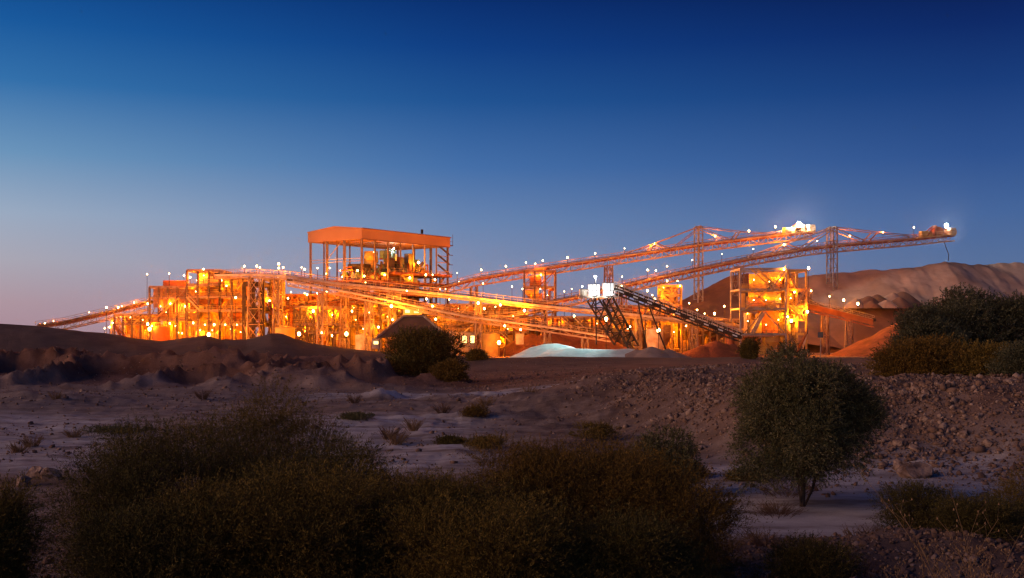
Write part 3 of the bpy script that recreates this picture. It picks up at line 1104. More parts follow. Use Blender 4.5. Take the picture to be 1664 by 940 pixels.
frame_tower('transfer_tower', 'narrow yellow transfer tower under the lower stacker conveyor', 'tower', 1076, 1107, 304, 8, 465, [521, 496, 480], 3, rg, m='steel_yellow', clutter=14, brace=.9,
            backwall='pale_paint', walls=[(1079, 1090, 470, 492, .3, 'steel_yellow')])
frame_tower('plant_building', 'low yellow roofed pump gallery left of the screening tower', 'building', 1108, 1200, 306, 8, 520, [536], 9, rg, clutter=20, brace=.4, backwall='cladding')
sb = frame_tower('screening_tower', 'three storey grey framed screening tower filled with yellow chutes', 'tower', 1203, 1277, 282, 12, 437.5, [543.5, 502, 471], 2, rg, m='steel_grey', w=0.42, clutter=30, brace=0,
                 cmats=('steel_yellow', 'steel_yellow', 'pale_paint', 'steel_red'),
                 walls=[(1222, 1232, 444, 470, .3, 'steel_yellow'), (1233, 1252, 446, 469, .35, 'steel_yellow'), (1264, 1274, 447, 468, .2, 'steel_red'), (1219, 1251, 484, 498, .2, 'steel_red'),
                        (1219, 1251, 475, 483, .2, 'steel_yellow'), (1254, 1275, 476, 500, .3, 'pale_paint'), (1206, 1216, 476, 500, .3, 'steel_yellow'), (1240, 1275, 505, 541, .5, 'steel_red')])
ch = MB()
ch.beam(F(1240, 508, 284), F(1222, 542, 284), 1.5, 1.0)
ch.build('chute', 'steel_grey', sb)
br = MB()
br.beam(F(1242, 506, 281.6), F(1274, 541, 281.6), 0.32)
br.beam(F(1240, 506, 281.6), F(1210, 541, 281.6), 0.28)
br.build('brace', 'steel', sb)
frame_tower('plant_building', 'yellow annex with stair on the side of the screening tower', 'building', 1280, 1310, 286, 12, 440, [543, 520, 498, 471], 3, rg, m='steel_yellow', clutter=20, brace=.6,
            backwall='steel_yellow')

# ------------------------------------------------------------------ canopy building
NC = Vector((-42.4, 310, 0))
A_ = Vector((0.6, 0.8, 0))
B_ = Vector((-0.8, 0.6, 0))
CL, CW = 37.9, 21.4


def cp(s, t_, z):
    p = NC + A_ * s + B_ * t_
    return Vector((p.x, p.y, z))


cb = thing('canopy_building', cp(CL / 2, CW / 2, 0), 'tall open mill building under a flat terracotta canopy roof', 'building')
zu, ze, za_ = 32.3, 35.4, 36.5
rf = MB()
ov = 0.5
for (t0, t1, z0, z1) in ((-ov, CW / 2, ze, za_), (CW / 2, CW + ov, za_, ze)):
    vs = [cp(-ov, t0, z0), cp(CL + ov, t0, z0), cp(CL + ov, t1, z1), cp(-ov, t1, z1)]
    vs += [v - Vector((0, 0, 0.25)) for v in vs]
    rf.add(vs, [(0, 1, 2, 3), (7, 6, 5, 4), (0, 4, 5, 1), (1, 5, 6, 2), (2, 6, 7, 3), (3, 7, 4, 0)])
for s in range(0, 8):
    rf.beam(cp(s * CL / 7, 0.4, zu + .6), cp(s * CL / 7, CW - 0.4, zu + .6), 0.3, 0.7)
for q in range(0, 5):
    rf.beam(cp(0.4, 0.5 + q * (CW - 1) / 4, zu + .4), cp(CL - 0.4, 0.5 + q * (CW - 1) / 4, zu + .4), 0.25, 0.4)
rf.build('roof', 'roof_sheet', cb)
for s in (0, CL):
    g = MB()
    for k in range(2):
        ta, tb_ = (0, CW / 2) if k == 0 else (CW / 2, CW)
        za0, zb0 = (ze, za_) if k == 0 else (za_, ze)
        e = -0.35 if s == 0 else 0.35
        vs = [cp(s + e, ta, zu), cp(s + e, tb_, zu), cp(s + e, tb_, zb0 - .26), cp(s + e, ta, za0 - .26), cp(s, ta, zu), cp(s, tb_, zu), cp(s, tb_, zb0 - .26), cp(s, ta, za0 - .26)]
        g.add(vs, [(0, 1, 2, 3), (5, 4, 7, 6), (0, 4, 5, 1), (3, 2, 6, 7)])
    g.build('gable_fascia', 'roof_sheet', cb)
for t_ in (-0.35, CW + .05):
    g = MB()
    g.obox(cp(CL / 2, t_ + .15, (zu + ze - .26) / 2), A_ * (CL / 2 + .34), B_ * 0.15, (0, 0, (ze - .26 - zu) / 2))
    g.build('side_fascia', 'roof_sheet', cb)
for i in range(8):
    for t_ in (0.2, CW - 0.2):
        c_ = MB()
        p = cp(0.2 + i * (CL - 0.4) / 7, t_, 0)
        c_.obox(p + Vector((0, 0, zu / 2)), A_ * (.25 if i in (0, 7) else .17), B_ * (.25 if i in (0, 7) else .17), (0, 0, zu / 2 + .3))
        c_.build('column', 'column_brown', cb)
for s in (0.2, CL - 0.2):
    for j in (1, 2):
        c_ = MB()
        c_.obox(cp(s, CW * j / 3, zu / 2), A_ * .3, B_ * .3, (0, 0, zu / 2 + .3))
        c_.build('column', 'column_brown', cb)
rb_ = MB()
k = 0.3
while k < CL:
    rb_.obox(cp(k, -.235, (zu + ze - .3) / 2), A_ * .05, B_ * .03, (0, 0, (ze - .3 - zu) / 2))
    k += .9
rb_.beam(cp(-.4, -.3, zu + .02), cp(CL + .4, -.3, zu + .02), .22)
rb_.beam(cp(-.5, -.62, ze - .1), cp(CL + .5, -.62, ze - .1), .25)
rb_.build('fascia_ribs', 'shed_roof', [q_ for q_ in cb.children if q_.name.startswith('side_fascia')][0])
# wind girts and braces
for z in (26.2, 27.0):
    g = MB()
    g.beam(cp(0.2, 0.2, z), cp(0.2, CW - .2, z), 0.18)
    g.build('girt', 'steel', cb)
for (s0, s1, t_) in ((CL * 6 / 7, CL - .2, 0.2),):
    for z in (24.4, 27.4, 29.4):
        g = MB()
        g.beam(cp(s0, t_, z), cp(s1, t_, z), 0.2)
        g.build('girt', 'steel', cb)
g = MB()
g.beam(cp(0.2, CW * .65, 27.2), cp(0.2, CW * .38, zu), 0.18)
g.build('brace', 'steel', cb)
for (z, s0, s1) in ((23.3, 13, CL + 1.0), (20.5, -1, CL), (17.0, -1, CL), (12.0, 0, CL)):
    g = MB()
    g.obox(cp((s0 + s1) / 2, CW / 2, z), A_ * ((s1 - s0) / 2), B_ * (CW / 2 + .6), (0, 0, 0.35))
    g.build('floor_deck', 'steel_red', cb)
    h = MB()
    for hz in (.7, 1.3):
        h.beam(cp(s0, -.7, z + hz), cp(s1, -.7, z + hz), 0.08)
        h.beam(cp(s0, -.7, z + hz), cp(s0, CW + .7, z + hz), 0.08)
    k = s0
    while k <= s1:
        h.beam(cp(k, -.7, z), cp(k, -.7, z + 1.3), 0.09)
        k += 1.8
    h.build('handrail', 'steel', cb)
# roof access at the right end
g = MB()
for z in (24, 27, 30):
    g.beam(cp(CL + .3, 1, z), cp(CL + 3.2, 1, z + .0), 0.2)
    g.beam(cp(CL + .3, 0, z), cp(CL - 5, 0, z + 2.6), 0.3, .5)
g.beam(cp(CL + 3.2, 1, 33.0), cp(CL + 3.2, 1, 36.5), 0.12)
g.beam(cp(CL + .3, 1, 33.0), cp(CL + 3.2, 1, 33.0), 0.3)
g.beam(cp(CL + .3, 1, 34.2), cp(CL + 3.2, 1, 34.2), 0.1)
g.build('access_ladder', 'steel_dark', cb)
g = MB()
g.tube(cp(CL - 9, 3, za_ - .5), cp(CL - 9, 3, za_ + .8), .4, n=8)
g.build('roof_vent', 'steel_dark', cb)
rg = random.Random(11)
# machinery
for (s, t_, z0, r, h, mm, nm) in ((12, 8, 24.2, 2.1, 5.6, 'steel_yellow', 'hopper'), (19, 7, 23.7, 1.6, 6.6, 'green_paint', 'vessel'), (22, 9, 23.7, 1.5, 6.0, 'white_paint', 'vessel'),
                              (26, 6, 23.7, 1.2, 5.0, 'green_paint', 'vessel'), (9, 10, 22.9, 3.4, 3.0, 'steel_dark', 'vessel'), (30, 8, 23.7, 1.4, 3.6, 'steel_red', 'vessel'),
                              (15, 12, 23.7, 1.5, 5.2, 'steel_red', 'vessel'), (33, 10, 23.7, 1.8, 4.8, 'green_paint', 'vessel')):
    g = MB()
    g.tube(cp(s, t_, z0 + h * .45), cp(s, t_, z0 + h), r, n=16)
    g.tube(cp(s, t_, z0 + h * .1), cp(s, t_, z0 + h * .45), r * .3, r, n=16)
    for a in range(4):
        aa = a * math.pi / 2 + .4
        q = Vector((math.cos(aa) * r, math.sin(aa) * r, 0))
        g.beam(cp(s, t_, z0 - .2) + q, cp(s, t_, z0 + h * .5) + q, .16)
    g.build(nm, mm, cb, True)
for k in range(130):
    s = rg.uniform(1, CL - 2) if k < 70 else rg.uniform(2, 27)
    t_ = rg.uniform(0.5, 10)
    lo = rg.choice((20.8, 20.8, 17.3, 12.3, 23.7 if s > 14 else 20.8)) if k < 70 else (23.7 if s > 13 else 20.8) + rg.uniform(0, 4.5) * (1 - abs(s - 15) / 15)
    z1 = lo + rg.uniform(.8, 3.0)
    g = MB()
    kind = rg.choice(('a', 'b', 'c', 'd'))
    mm = rg.choice(('steel', 'steel_red', 'steel_dark', 'steel_red', 'steel_yellow', 'green_paint') if k < 70 else ('steel_dark', 'steel_dark', 'steel_red', 'green_paint'))
    if kind == 'a':
        g.obox(cp(s, t_, (lo + z1) / 2), A_ * rg.uniform(.5, 1.8), B_ * rg.uniform(.5, 1.2), (0, 0, (z1 - lo) / 2))
        nm = 'machine_box'
    elif kind == 'b':
        g.tube(cp(s, t_, lo + 1), cp(s + rg.uniform(1, 4), t_, lo + 1.0), rg.uniform(.4, 1.1), n=12)
        nm = 'drum'
    elif kind == 'c':
        q = cp(s, t_, lo)
        g.tube(q, q + Vector((0, 0, 3)), .25, n=8)
        g.tube(q + Vector((0, 0, 3)), cp(s + rg.uniform(-6, 6), t_, lo + 2.6), .25, n=8)
        nm = 'pipe'
    else:
        g.beam(cp(s, t_, lo), cp(s + rg.uniform(-3, 3), t_, lo + 3), .3, .8)
        nm = 'chute'
    g.build(nm, mm, cb)
for (s0, s1, z0, z1, mm) in ((1, 9, 12.5, 17, 'steel_red'), (12, 20, 12.5, 16.5, 'cladding'), (22, 36, 12.5, 20, 'steel_red'), (2, 14, 17.6, 20, 'steel_red'), (16, 34, 20.9, 22.6, 'steel_red'),
                             (0.5, 37, 2, 11.5, 'cladding')):
    g = MB()
    g.obox(cp((s0 + s1) / 2, 10.5, (z0 + z1) / 2), A_ * ((s1 - s0) / 2), B_ * .1, (0, 0, (z1 - z0) / 2))
    g.build('wall_panel', mm, cb)

# ------------------------------------------------------------------ gabled shed
YS = 262
sh = thing('gabled_shed', (XP(668, YS), YS + 6, 0), 'dark open shed with hipped gable roof behind the round bush', 'shed')
e0, e1, k0, k1 = F(612, 550, YS), F(725, 545, YS), F(652, 514, YS), F(686, 514, YS)
bk = Vector((0, 16, 0))
g = MB()
vs = [e0, e1, k1 + Vector((0, 5, 0)), k0 + Vector((0, 5, 0)), e0 + bk, e1 + bk, k1 + Vector((0, 11, 0)), k0 + Vector((0, 11, 0))]
g.add(vs, [(0, 1, 2, 3), (5, 4, 7, 6), (3, 2, 6, 7), (0, 3, 7, 4), (1, 5, 6, 2)])
o = g.build('roof', 'shed_roof', sh)
g = MB()
g.beam(e0 + Vector((-.3, -.2, -.1)), k0 + Vector((0, 4.8, .1)), .35, .5)
g.beam(k0 + Vector((0, 4.8, .1)), k1 + Vector((0, 4.8, .1)), .35, .5)
g.beam(k1 + Vector((0, 4.8, .1)), e1 + Vector((.3, -.2, -.1)), .35, .5)
g.build('roof_trim', 'steel', sh)
for px in (616, 640, 668, 696, 722):
    for yy in (YS + .3, YS + 15.5):
        g = MB()
        zt = 4.4
        g.box((XP(px, YS) - .15, yy - .15, -.3), (XP(px, YS) + .15, yy + .15, zt))
        g.build('column', 'steel', sh)
g = MB()
g.box((XP(612, YS) + .5, YS + 15.8, -.3), (XP(722, YS), YS + 16, 4.4))
g.build('back_wall', 'cladding', sh)

# lit cabins, tanks and small plant
def cabin(label, px0, px1, py0, py1, Y, m, win=True, name='site_cabin', cat='cabin', dep=3.0):
    x0, x1, z1 = XP(px0, Y), XP(px1, Y), ZP(py0, Y)
    z0 = max(ZP(py1, Y), -0.2)
    root = thing(name, ((x0 + x1) / 2, Y + dep / 2, z0), label, cat)
    g = MB()
    g.box((x0, Y, z0), (x1, Y + dep, z1))
    g.build('body', m, root)
    g = MB()
    g.box((x0 - .15, Y - .2, z1 + .003), (x1 + .15, Y + dep + .2, z1 + .2))
    g.build('roof', 'steel_grey', root)
    if win:
        nwin = max(1, int((x1 - x0) / 2.0))
        for i in range(nwin):
            xa = x0 + (x1 - x0) * (i + .2) / nwin
            xb = x0 + (x1 - x0) * (i + .8) / nwin
            g = MB()
            g.box((xa, Y - .05, z0 + (z1 - z0) * .45), (xb, Y - .004, z0 + (z1 - z0) * .85))
            wn = g.build('window', 'window_glow' if win == 'lit' else 'glass_dark', root)
            g = MB()
            za_, zb_ = z0 + (z1 - z0) * .45, z0 + (z1 - z0) * .85
            for (c0_, c1_) in (((xa, za_), (xb, za_)), ((xb, za_), (xb, zb_)), ((xb, zb_), (xa, zb_)), ((xa, zb_), (xa, za_))):
                g.beam((c0_[0], Y - .08, c0_[1]), (c1_[0], Y - .08, c1_[1]), .1)
            g.build('window_frame', 'steel_dark', wn)
    return root


cabin('lit control room with blazing windows above the gabled shed', 655, 684, 501, 516, 290, 'pale_paint', 'lit')
cabin('grey switchroom box beside the pale blue heap', 838, 851, 544, 560, 268, 'steel_grey', False)
cabin('bright open transfer box high above the gabled shed', 628, 650, 478, 487, 296, 'pale_paint', False, 'transfer_box', 'box')
cabin('lit low hut behind the round bush', 604, 618, 552, 567, 268, 'pale_paint', 'lit')
cabin('narrow lit doorway hut right of the gabled shed', 748, 775, 541, 572, 280, 'pale_paint', 'lit')


def tank(label, px, r, py0, Y, m):
    x = XP(px, Y)
    root = thing('storage_tank', (x, Y, 0), label, 'tank')
    z1 = ZP(py0, Y)
    g = MB()
    g.tube((x, Y, -.2), (x, Y, z1), r, n=28)
    for k in range(3):
        zz = z1 * (k + 1) / 4
        g.tube((x, Y, zz), (x, Y, zz + .12), r * 1.015, n=28)
    g.build('shell', m, root, False)
    g = MB()
    g.tube((x, Y, z1), (x, Y, z1 + r * .25), r, r * .1, n=28)
    g.build('tank_roof', m, root)
    g = MB()
    for i in range(20):
        a = 2 * math.pi * i / 20
        b2 = 2 * math.pi * (i + 1) / 20
        p = Vector((x + math.cos(a) * r, Y + math.sin(a) * r, z1))
        q = Vector((x + math.cos(b2) * r, Y + math.sin(b2) * r, z1))
        g.beam(p, p + Vector((0, 0, 1)), .07)
        g.beam(p + Vector((0, 0, 1)), q + Vector((0, 0, 1)), .07)
    g.build('handrail', 'steel_yellow', root)


tank('squat leach tank standing just left of the tall thin columns', 463, 2.6, 533, 288, 'steel_yellow')
tank('yellow lit tank beside the blazing lamp right of the pump building', 797, 2.4, 543, 278, 'steel_yellow')
tank('small tank in front of the mill hall', 590, 2.0, 545, 284, 'pale_paint')
tank('small tank between the reagent building and pump building', 735, 1.8, 541, 276, 'pale_paint')
tank('rust coloured tank behind the mobile conveyor legs', 1064, 2.2, 536, 284, 'pale_paint')
tank('low tank in front of the crusher building', 262, 2.2, 531, 288, 'steel_red')
tank('slim tank left of the screening tower', 1186, 1.3, 531, 290, 'steel_red')

# ------------------------------------------------------------------ mobile conveyor with white floodlit boxes
YM = 250
mm_ = thing('mobile_conveyor', (XP(985, YM), YM, 0), 'dark mobile conveyor with two blazing white boxes on top', 'conveyor')
g = MB()
g.box(F(941, 484.5, YM - 1.6), F(1006, 481.5, YM - 1.6) + Vector((0, 3.4, 0)))
g.build('platform', 'pale_paint', mm_)
for (a0, a1, b0, b1) in ((957, 975, 462, 481), (980, 997.5, 460, 481)):
    g = MB()
    g.box(F(a0, b1, YM - 1.0), F(a1, b0, YM - 1.0) + Vector((0, 2.2, 0)))
    o = g.build('floodlit_box', 'white_paint', mm_)
    g = MB()
    p0, p1 = F(a0, b1, YM - 1.05), F(a1, b0, YM - 1.05)
    for f_ in (0, .36, .68, 1):
        g.beam((p0.x + (p1.x - p0.x) * f_, p0.y, p0.z), (p0.x + (p1.x - p0.x) * f_, p0.y, p1.z), .1)
    for f_ in (.0, .42, 1):
        g.beam((p0.x, p0.y, p0.z + (p1.z - p0.z) * f_), (p1.x, p0.y, p0.z + (p1.z - p0.z) * f_), .1)
    g.build('box_frame', 'steel_dark', o)
g = MB()
g.box(F(942, 481, YM - .8), F(955, 470, YM - .8) + Vector((0, 2, 0)))
g.build('motor_box', 'pale_paint', mm_)
g = MB()
for px in (943, 950, 957, 999, 1005):
    g.beam(F(px, 481.5, YM - 1.6), F(px, 473, YM - 1.6), .08)
g.beam(F(941, 473, YM - 1.6), F(957, 473, YM - 1.6), .08)
g.beam(F(998, 473, YM - 1.6), F(1006, 473, YM - 1.6), .08)
g.build('handrail', 'white_paint', mm_)


def lat(root, name, a, b_, wid, dep, m, step=1.6, cw=.16, lateral=Vector((0, 1, 0)), rail=False):
    """box lattice boom between two points; wid across the view, dep in depth"""
    a, b_ = Vector(a), Vector(b_)
    d = (b_ - a).normalized()
    u = lateral
    v = d.cross(u).normalized()
    g = MB()
    n_ = max(2, int((b_ - a).length / step))
    cs = [(i, j) for i in (-1, 1) for j in (-1, 1)]
    P = lambda k, i, j: a.lerp(b_, k / n_) + v * (i * wid / 2) + u * (j * dep / 2)
    for k in range(n_):
        for (i, j) in cs:
            g.beam(P(k, i, j), P(k + 1, i, j), cw)
        for j in (-1, 1):
            g.beam(P(k, -1, j), P(k, 1, j), cw * .7)
            g.beam(P(k, -1 if k % 2 else 1, j), P(k + 1, 1 if k % 2 else -1, j), cw * .7)
        for i in (-1, 1):
            g.beam(P(k, i, -1), P(k, i, 1), cw * .7)
            g.beam(P(k, i, -1 if k % 2 else 1), P(k + 1, i, 1 if k % 2 else -1), cw * .7)
    g.build(name, m, root)
    return v


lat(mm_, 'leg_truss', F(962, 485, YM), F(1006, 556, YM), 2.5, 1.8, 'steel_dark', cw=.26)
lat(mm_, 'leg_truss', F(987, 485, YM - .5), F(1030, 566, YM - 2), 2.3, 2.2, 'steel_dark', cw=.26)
g = MB()
g.beam(F(960, 485, YM + .4), F(1004, 556, YM + .4), 1.6, .1)
g.beam(F(987, 485, YM - .4), F(1029, 566, YM - 1.9), 1.8, .14)
g.build('leg_belt', 'belt', mm_)
for (a, b_) in (((1037, 490), (1052, 572)), ((1054, 497), (1084, 574)), ((968, 485), (969, 560))):
    for s in (-1, 1):
        g = MB()
        g.beam(F(a[0], a[1], YM + s * 1.2), F(b_[0], b_[1], YM + s * 1.8), .28)
        g.build('support_leg', 'steel_dark', mm_)
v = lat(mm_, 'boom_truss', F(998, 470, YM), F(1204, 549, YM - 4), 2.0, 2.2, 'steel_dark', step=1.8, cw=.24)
g = MB()
h = MB()
a, b_ = F(998, 466, YM), F(1204, 545, YM - 4)
ns = 26
g.beam(a, b_, 1.5, .1)
g.build('boom_belt', 'belt', mm_)
for k in range(ns + 1):
    p = a.lerp(b_, k / ns)
    for s in (-1, 1):
        h.beam(p + Vector((0, s * 1.2, -.3)), p + Vector((0, s * 1.2, 1.1)), .1)
for s in (-1, 1):
    for z in (.55, 1.1):
        h.beam(a + Vector((0, s * 1.2, z)), b_ + Vector((0, s * 1.2, z)), .09)
for s in (-1, 1):
    sk = MB()
    sk.obox(a.lerp(b_, .5) + Vector((0, s * .95, -.55)), (b_ - a) / 2, (0, .03, 0), (0, 0, .42))
    sk.build('side_plate', 'steel_dark', mm_)
    sk = MB()
    sk.beam(a + Vector((0, s * 1.0, -.08)), b_ + Vector((0, s * 1.0, -.08)), .14, .14)
    sk.build('edge_strip', 'white_paint', mm_)
h.build('boom_handrail', 'pale_paint', mm_)
h = MB()
for k in range(9):
    p = a.lerp(b_, (k + .5) / 9)
    h.obox(p + Vector((0, -1.25, -.7)), (b_ - a).normalized() * .55, (0, .05, 0), (0, 0, .16))
h.build('idler_cover', 'white_paint', mm_)
g = MB()
g.beam(F(968, 461, YM), F(968, 449, YM), .15)
g.build('light_mast', 'steel_grey', mm_)

# grey sign board near the road
sg = thing('sign_board', (XP(1334, 235), 235, 0), 'blank dark grey board on a thin post at the right of the screening tower', 'sign')
g = MB()
g.box(F(1329, 549, 235), F(1338, 540, 235) + Vector((0, .08, 0)))
g.build('board', 'glass_dark', sg)
g = MB()
g.beam(F(1333.5, 549, 235.1), (XP(1333.5, 235), 235.1, 0), .12)
g.build('post', 'steel_grey', sg)

# ------------------------------------------------------------------ lamps
ORD = ['first', 'second', 'third', 'fourth', 'fifth', 'sixth', 'seventh', 'eighth', 'ninth', 'tenth', 'eleventh', 'twelfth', 'thirteenth', 'fourteenth', 'fifteenth', 'sixteenth']
# host phrase -> (Y range to look for the thing the lamp stands on, [(px, py, size, kind)])
S, M, L = 0.5, 1.0, 2.4
LAMPS = [
    ('along the inclined feed conveyor at the left', 300, 322, [(73, 526, M), (87, 522, S), (145, 508, S), (173, 500, M), (192, 500, M), (198, 498, M), (218, 492, S), (240, 494, M)]),
    ('under the left feed conveyor', 296, 312, [(170, 534, S), (178, 532, M), (183, 525, S), (210, 527, M), (212, 516, S), (219, 527, M)]),
    ('low on the crusher building', 285, 302, [(240, 527, L), (247, 530, M), (261, 498, S), (276, 526, L), (277, 494, L), (296, 542, M), (301, 498, M)]),
    ('above the crusher building roof platform', 292, 312, [(239, 446, S), (275, 445, M)]),
    ('on the tall sizing building', 286, 300, [(299, 448, M), (309, 451, L), (331, 438, M), (331, 448, M), (314, 525, M), (333, 528, M), (348, 528, M), (356, 499, M), (360, 456, M)]),
    ('at the foot of the bin building', 270, 298, [(366, 528, M), (385, 528, M), (383, 484, M), (368, 465, L), (391, 540, S)]),
    ('standing above the left end of the long overhead conveyor', 284, 300, [(397, 433, M), (417, 433, M), (422, 435, M), (453, 429, M), (453, 436, L), (460, 435, M), (490, 435, M), (495, 438, M), (516, 436, M)]),
    ('on the surge bin and red gallery', 292, 312, [(438, 489, M), (448, 486, M), (468, 485, M), (473, 475, M), (495, 477, M), (499, 479, M), (516, 477, M), (531, 475, M), (555, 479, M)]),
    ('in the open process hall', 284, 300, [(509, 506, L), (523, 541, M), (540, 546, M), (572, 506, M)]),
    ('around the mill hall', 286, 302, [(590, 535, M), (600, 509, M), (615, 532, M), (608, 562, S), (640, 526, S), (578, 520, S)]),
    ('on the decks of the canopy building', 296, 330, [(530, 445, M), (536, 436, S), (553, 440, S), (556, 450, M), (581, 440, M), (592, 449, L), (594, 459, M), (625, 447, M), (633, 460, M), (630, 467, M), (666, 452, L),
                                                         (692, 447, M), (703, 447, M), (707, 455, L), (715, 470, M), (724, 470, M)]),
    ('among the machinery under the canopy roof', 312, 330, [(613, 418, M), (680, 427, L), (607, 410, S)]),
    ('above the gabled shed', 276, 298, [(636, 498, L), (661, 473, M), (693, 486, M), (703, 498, L), (708, 519, M), (638, 520, M)]),
    ('in the pump building right of the gabled shed', 272, 290, [(730, 487, M), (755, 547, M), (766, 547, M), (787, 502, M), (777, 493, L)]),
    ('beside the pale blue heap', 262, 290, [(820, 530, M), (846, 536, M), (834, 514, M), (805, 499, M), (813, 496, M), (852, 505, L)]),
    ('near the start of the upper stacker conveyor', 325, 342, [(743, 444, S), (746, 458, M), (782, 439, M), (785, 461, M), (822, 433, M), (832, 466, M), (849, 470, M)]),
    ('around the transfer tower', 328, 346, [(855, 427, M), (870, 429, M), (882, 424, M), (879, 447, L), (878, 470, M), (917, 474, M), (929, 470, S)]),
    ('along the middle of the upper stacker conveyor', 338, 356, [(922, 419, M), (967, 412, M), (1015, 404, M), (1064, 397, L), (1125, 423, S), (1162, 384, M), (1173, 413, S), (1217, 376, L), (1260, 369, L)]),
    ('around the narrow yellow transfer tower', 296, 334, [(1011, 450, M), (1010, 465, M), (1052, 439, M), (1066, 440, M), (1084, 433, S), (1084, 457, L), (1101, 457, M), (1105, 465, M), (1078, 468, M), (1052, 473, M),
                                                            (1060, 480, M), (1064, 487, L)]),
    ('behind the mobile conveyor legs', 256, 300, [(933, 514, M), (1024, 531, S), (1115, 530, S)]),
    ('along the pump gallery left of the screening tower', 290, 312, [(1120, 493, M), (1133, 504, L), (1145, 510, S), (1161, 510, L), (1177, 498, M)]),
    ('in the screening tower', 276, 292, [(1215, 510, S), (1274, 438, M), (1280, 515, M), (1286, 522, L), (1291, 475, L), (1312, 507, L)]),
    ('on posts along the short discharge conveyor', 284, 310, [(1314, 436, L), (1318, 473, L), (1348, 482, L), (1371, 488, L), (1394, 494, L)]),
    ('along the lower stacker conveyor', 346, 370, [(1224, 405, S), (1274, 398, L), (1328, 392, S), (1381, 384, M), (1435, 378, M), (1485, 370, L)]),
]
BLAZE = [(339, 544, 272, 'blazing orange floodlight right behind the berm below the bin building'), (486, 543, 270, 'blazing orange floodlight at the left end of the tall thin columns'),
         (563, 543, 268, 'largest blazing orange floodlight between the process hall and mill hall'), (811, 557, 262, 'blazing orange floodlight beside the pale blue heap'),
         (985, 519, 262, 'bright orange floodlight seen between the legs of the mobile conveyor'), (1070, 537, 266, 'bright orange floodlight right of the mobile conveyor legs'),
         (243, 535, 274, 'bright orange floodlight low at the corner of the crusher building')]
WHITE = [((1298, 365), 350, 360, 60000, 1.15, 'blazing white floodlight on the head of the upper stacker conveyor'),
         ((1538, 367), 362, 370, 34000, 1.0, 'white floodlight on the tip of the lower stacker conveyor'),
         ((967, 450), 247, 252, 2600, 0.32, 'white floodlight on the mast above the two white boxes'),
         ((640, 404), 316, 334, 2500, 0.3, 'white lamp among the green vessels under the canopy roof'),
         ((946, 466), 247, 252, 900, 0.22, 'small white lamp beside the cream motor box')]
SOD = (1.0, 0.225, 0.0012)
dg = bpy.context.evaluated_depsgraph_get()
campos = Vector((0, 0, CAMZ))


def settle(px, py, Y0, Y1, up_ok=False):
    """where on that line of sight a lamp can stand on something: shortest drop to a surface, in clear view"""
    best = None
    Y = Y0
    while Y <= Y1:
        p = F(px, py, Y)
        hit, loc, nn, i, ob, mx = SC.ray_cast(dg, p, Vector((0, 0, -1)), distance=60)
        if hit:
            drop = p.z - loc.z
            if drop > 0.35:
                dd = (p - campos)
                L_ = dd.length
                h2, l2, *_ = SC.ray_cast(dg, campos, dd / L_, distance=L_ - 0.5)
                cost = drop + (40 if h2 and l2.y > 120 else 0)
                if best is None or cost < best[0]:
                    best = (cost, p, loc.z)
        Y += 0.7
    if best is None:
        p = F(px, py, (Y0 + Y1) / 2)
        return p, max(p.z - 6, 0)
    return best[1], best[2]


def sphere_mesh(name, r, m, ns=10, nr_=6, cap=False):
    g = MB()
    vs, fs = [(0, 0, r)], []
    for i in range(1, nr_):
        for j in range(ns):
            a, b_ = math.pi * i / nr_, 2 * math.pi * j / ns
            vs.append((r * math.sin(a) * math.cos(b_), r * math.sin(a) * math.sin(b_), r * math.cos(a)))
    vs.append((0, 0, -r))
    for j in range(ns):
        fs.append((0, 1 + j, 1 + (j + 1) % ns))
    for i in range(nr_ - 2):
        for j in range(ns):
            a, b_ = 1 + i * ns + j, 1 + i * ns + (j + 1) % ns
            fs.append((a, a + ns, b_ + ns, b_))
    k = 1 + (nr_ - 2) * ns
    for j in range(ns):
        fs.append((k + j, len(vs) - 1, k + (j + 1) % ns))
    me = bpy.data.meshes.new(name)
    me.from_pydata(vs, [], fs)
    me.materials.append(MAT[m])
    return me


BULB = sphere_mesh('lamp_glass', 1.0, 'sodium_glass')
BULBW = sphere_mesh('lamp_glass', 1.0, 'white_glass')
g = MB()
g.tube((0, 0, -1.5), (0, 0, -1.04), 0.4, 1.15, n=10)
hb = g.build('lamp_housing', 'steel_dark')
HOUS = hb.data
bpy.data.objects.remove(hb)
lights = {}


def make_lamp(p, zb, size, label, cat_group, col, energy, r, bulb, key):
    root = thing('plant_lamp', (p.x, p.y, zb), label, 'lamp', cat_group)
    g = MB()
    g.tube((p.x, p.y, zb), (p.x, p.y, p.z - r * 1.45), .09, .06, n=6)
    g.build('pole', 'steel_dark', root)
    o = bpy.data.objects.new('lamp_housing', HOUS)
    COL.objects.link(o)
    o.parent = root
    o.location = (0, 0, p.z - zb)
    o.scale = (r * .8, r * .8, r)
    o2 = bpy.data.objects.new('lamp_glass', bulb)
    COL.objects.link(o2)
    o2.parent = o
    o2.scale = (.8, .8, .8)
    if key not in lights:
        ld = bpy.data.lights.new('lamp_light', 'POINT')
        ld.energy = energy
        ld.color = col
        ld.shadow_soft_size = r
        lights[key] = ld
    lo = bpy.data.objects.new('lamp_light', lights[key])
    COL.objects.link(lo)
    lo.parent = root
    lo.location = (0, 0, p.z - zb)


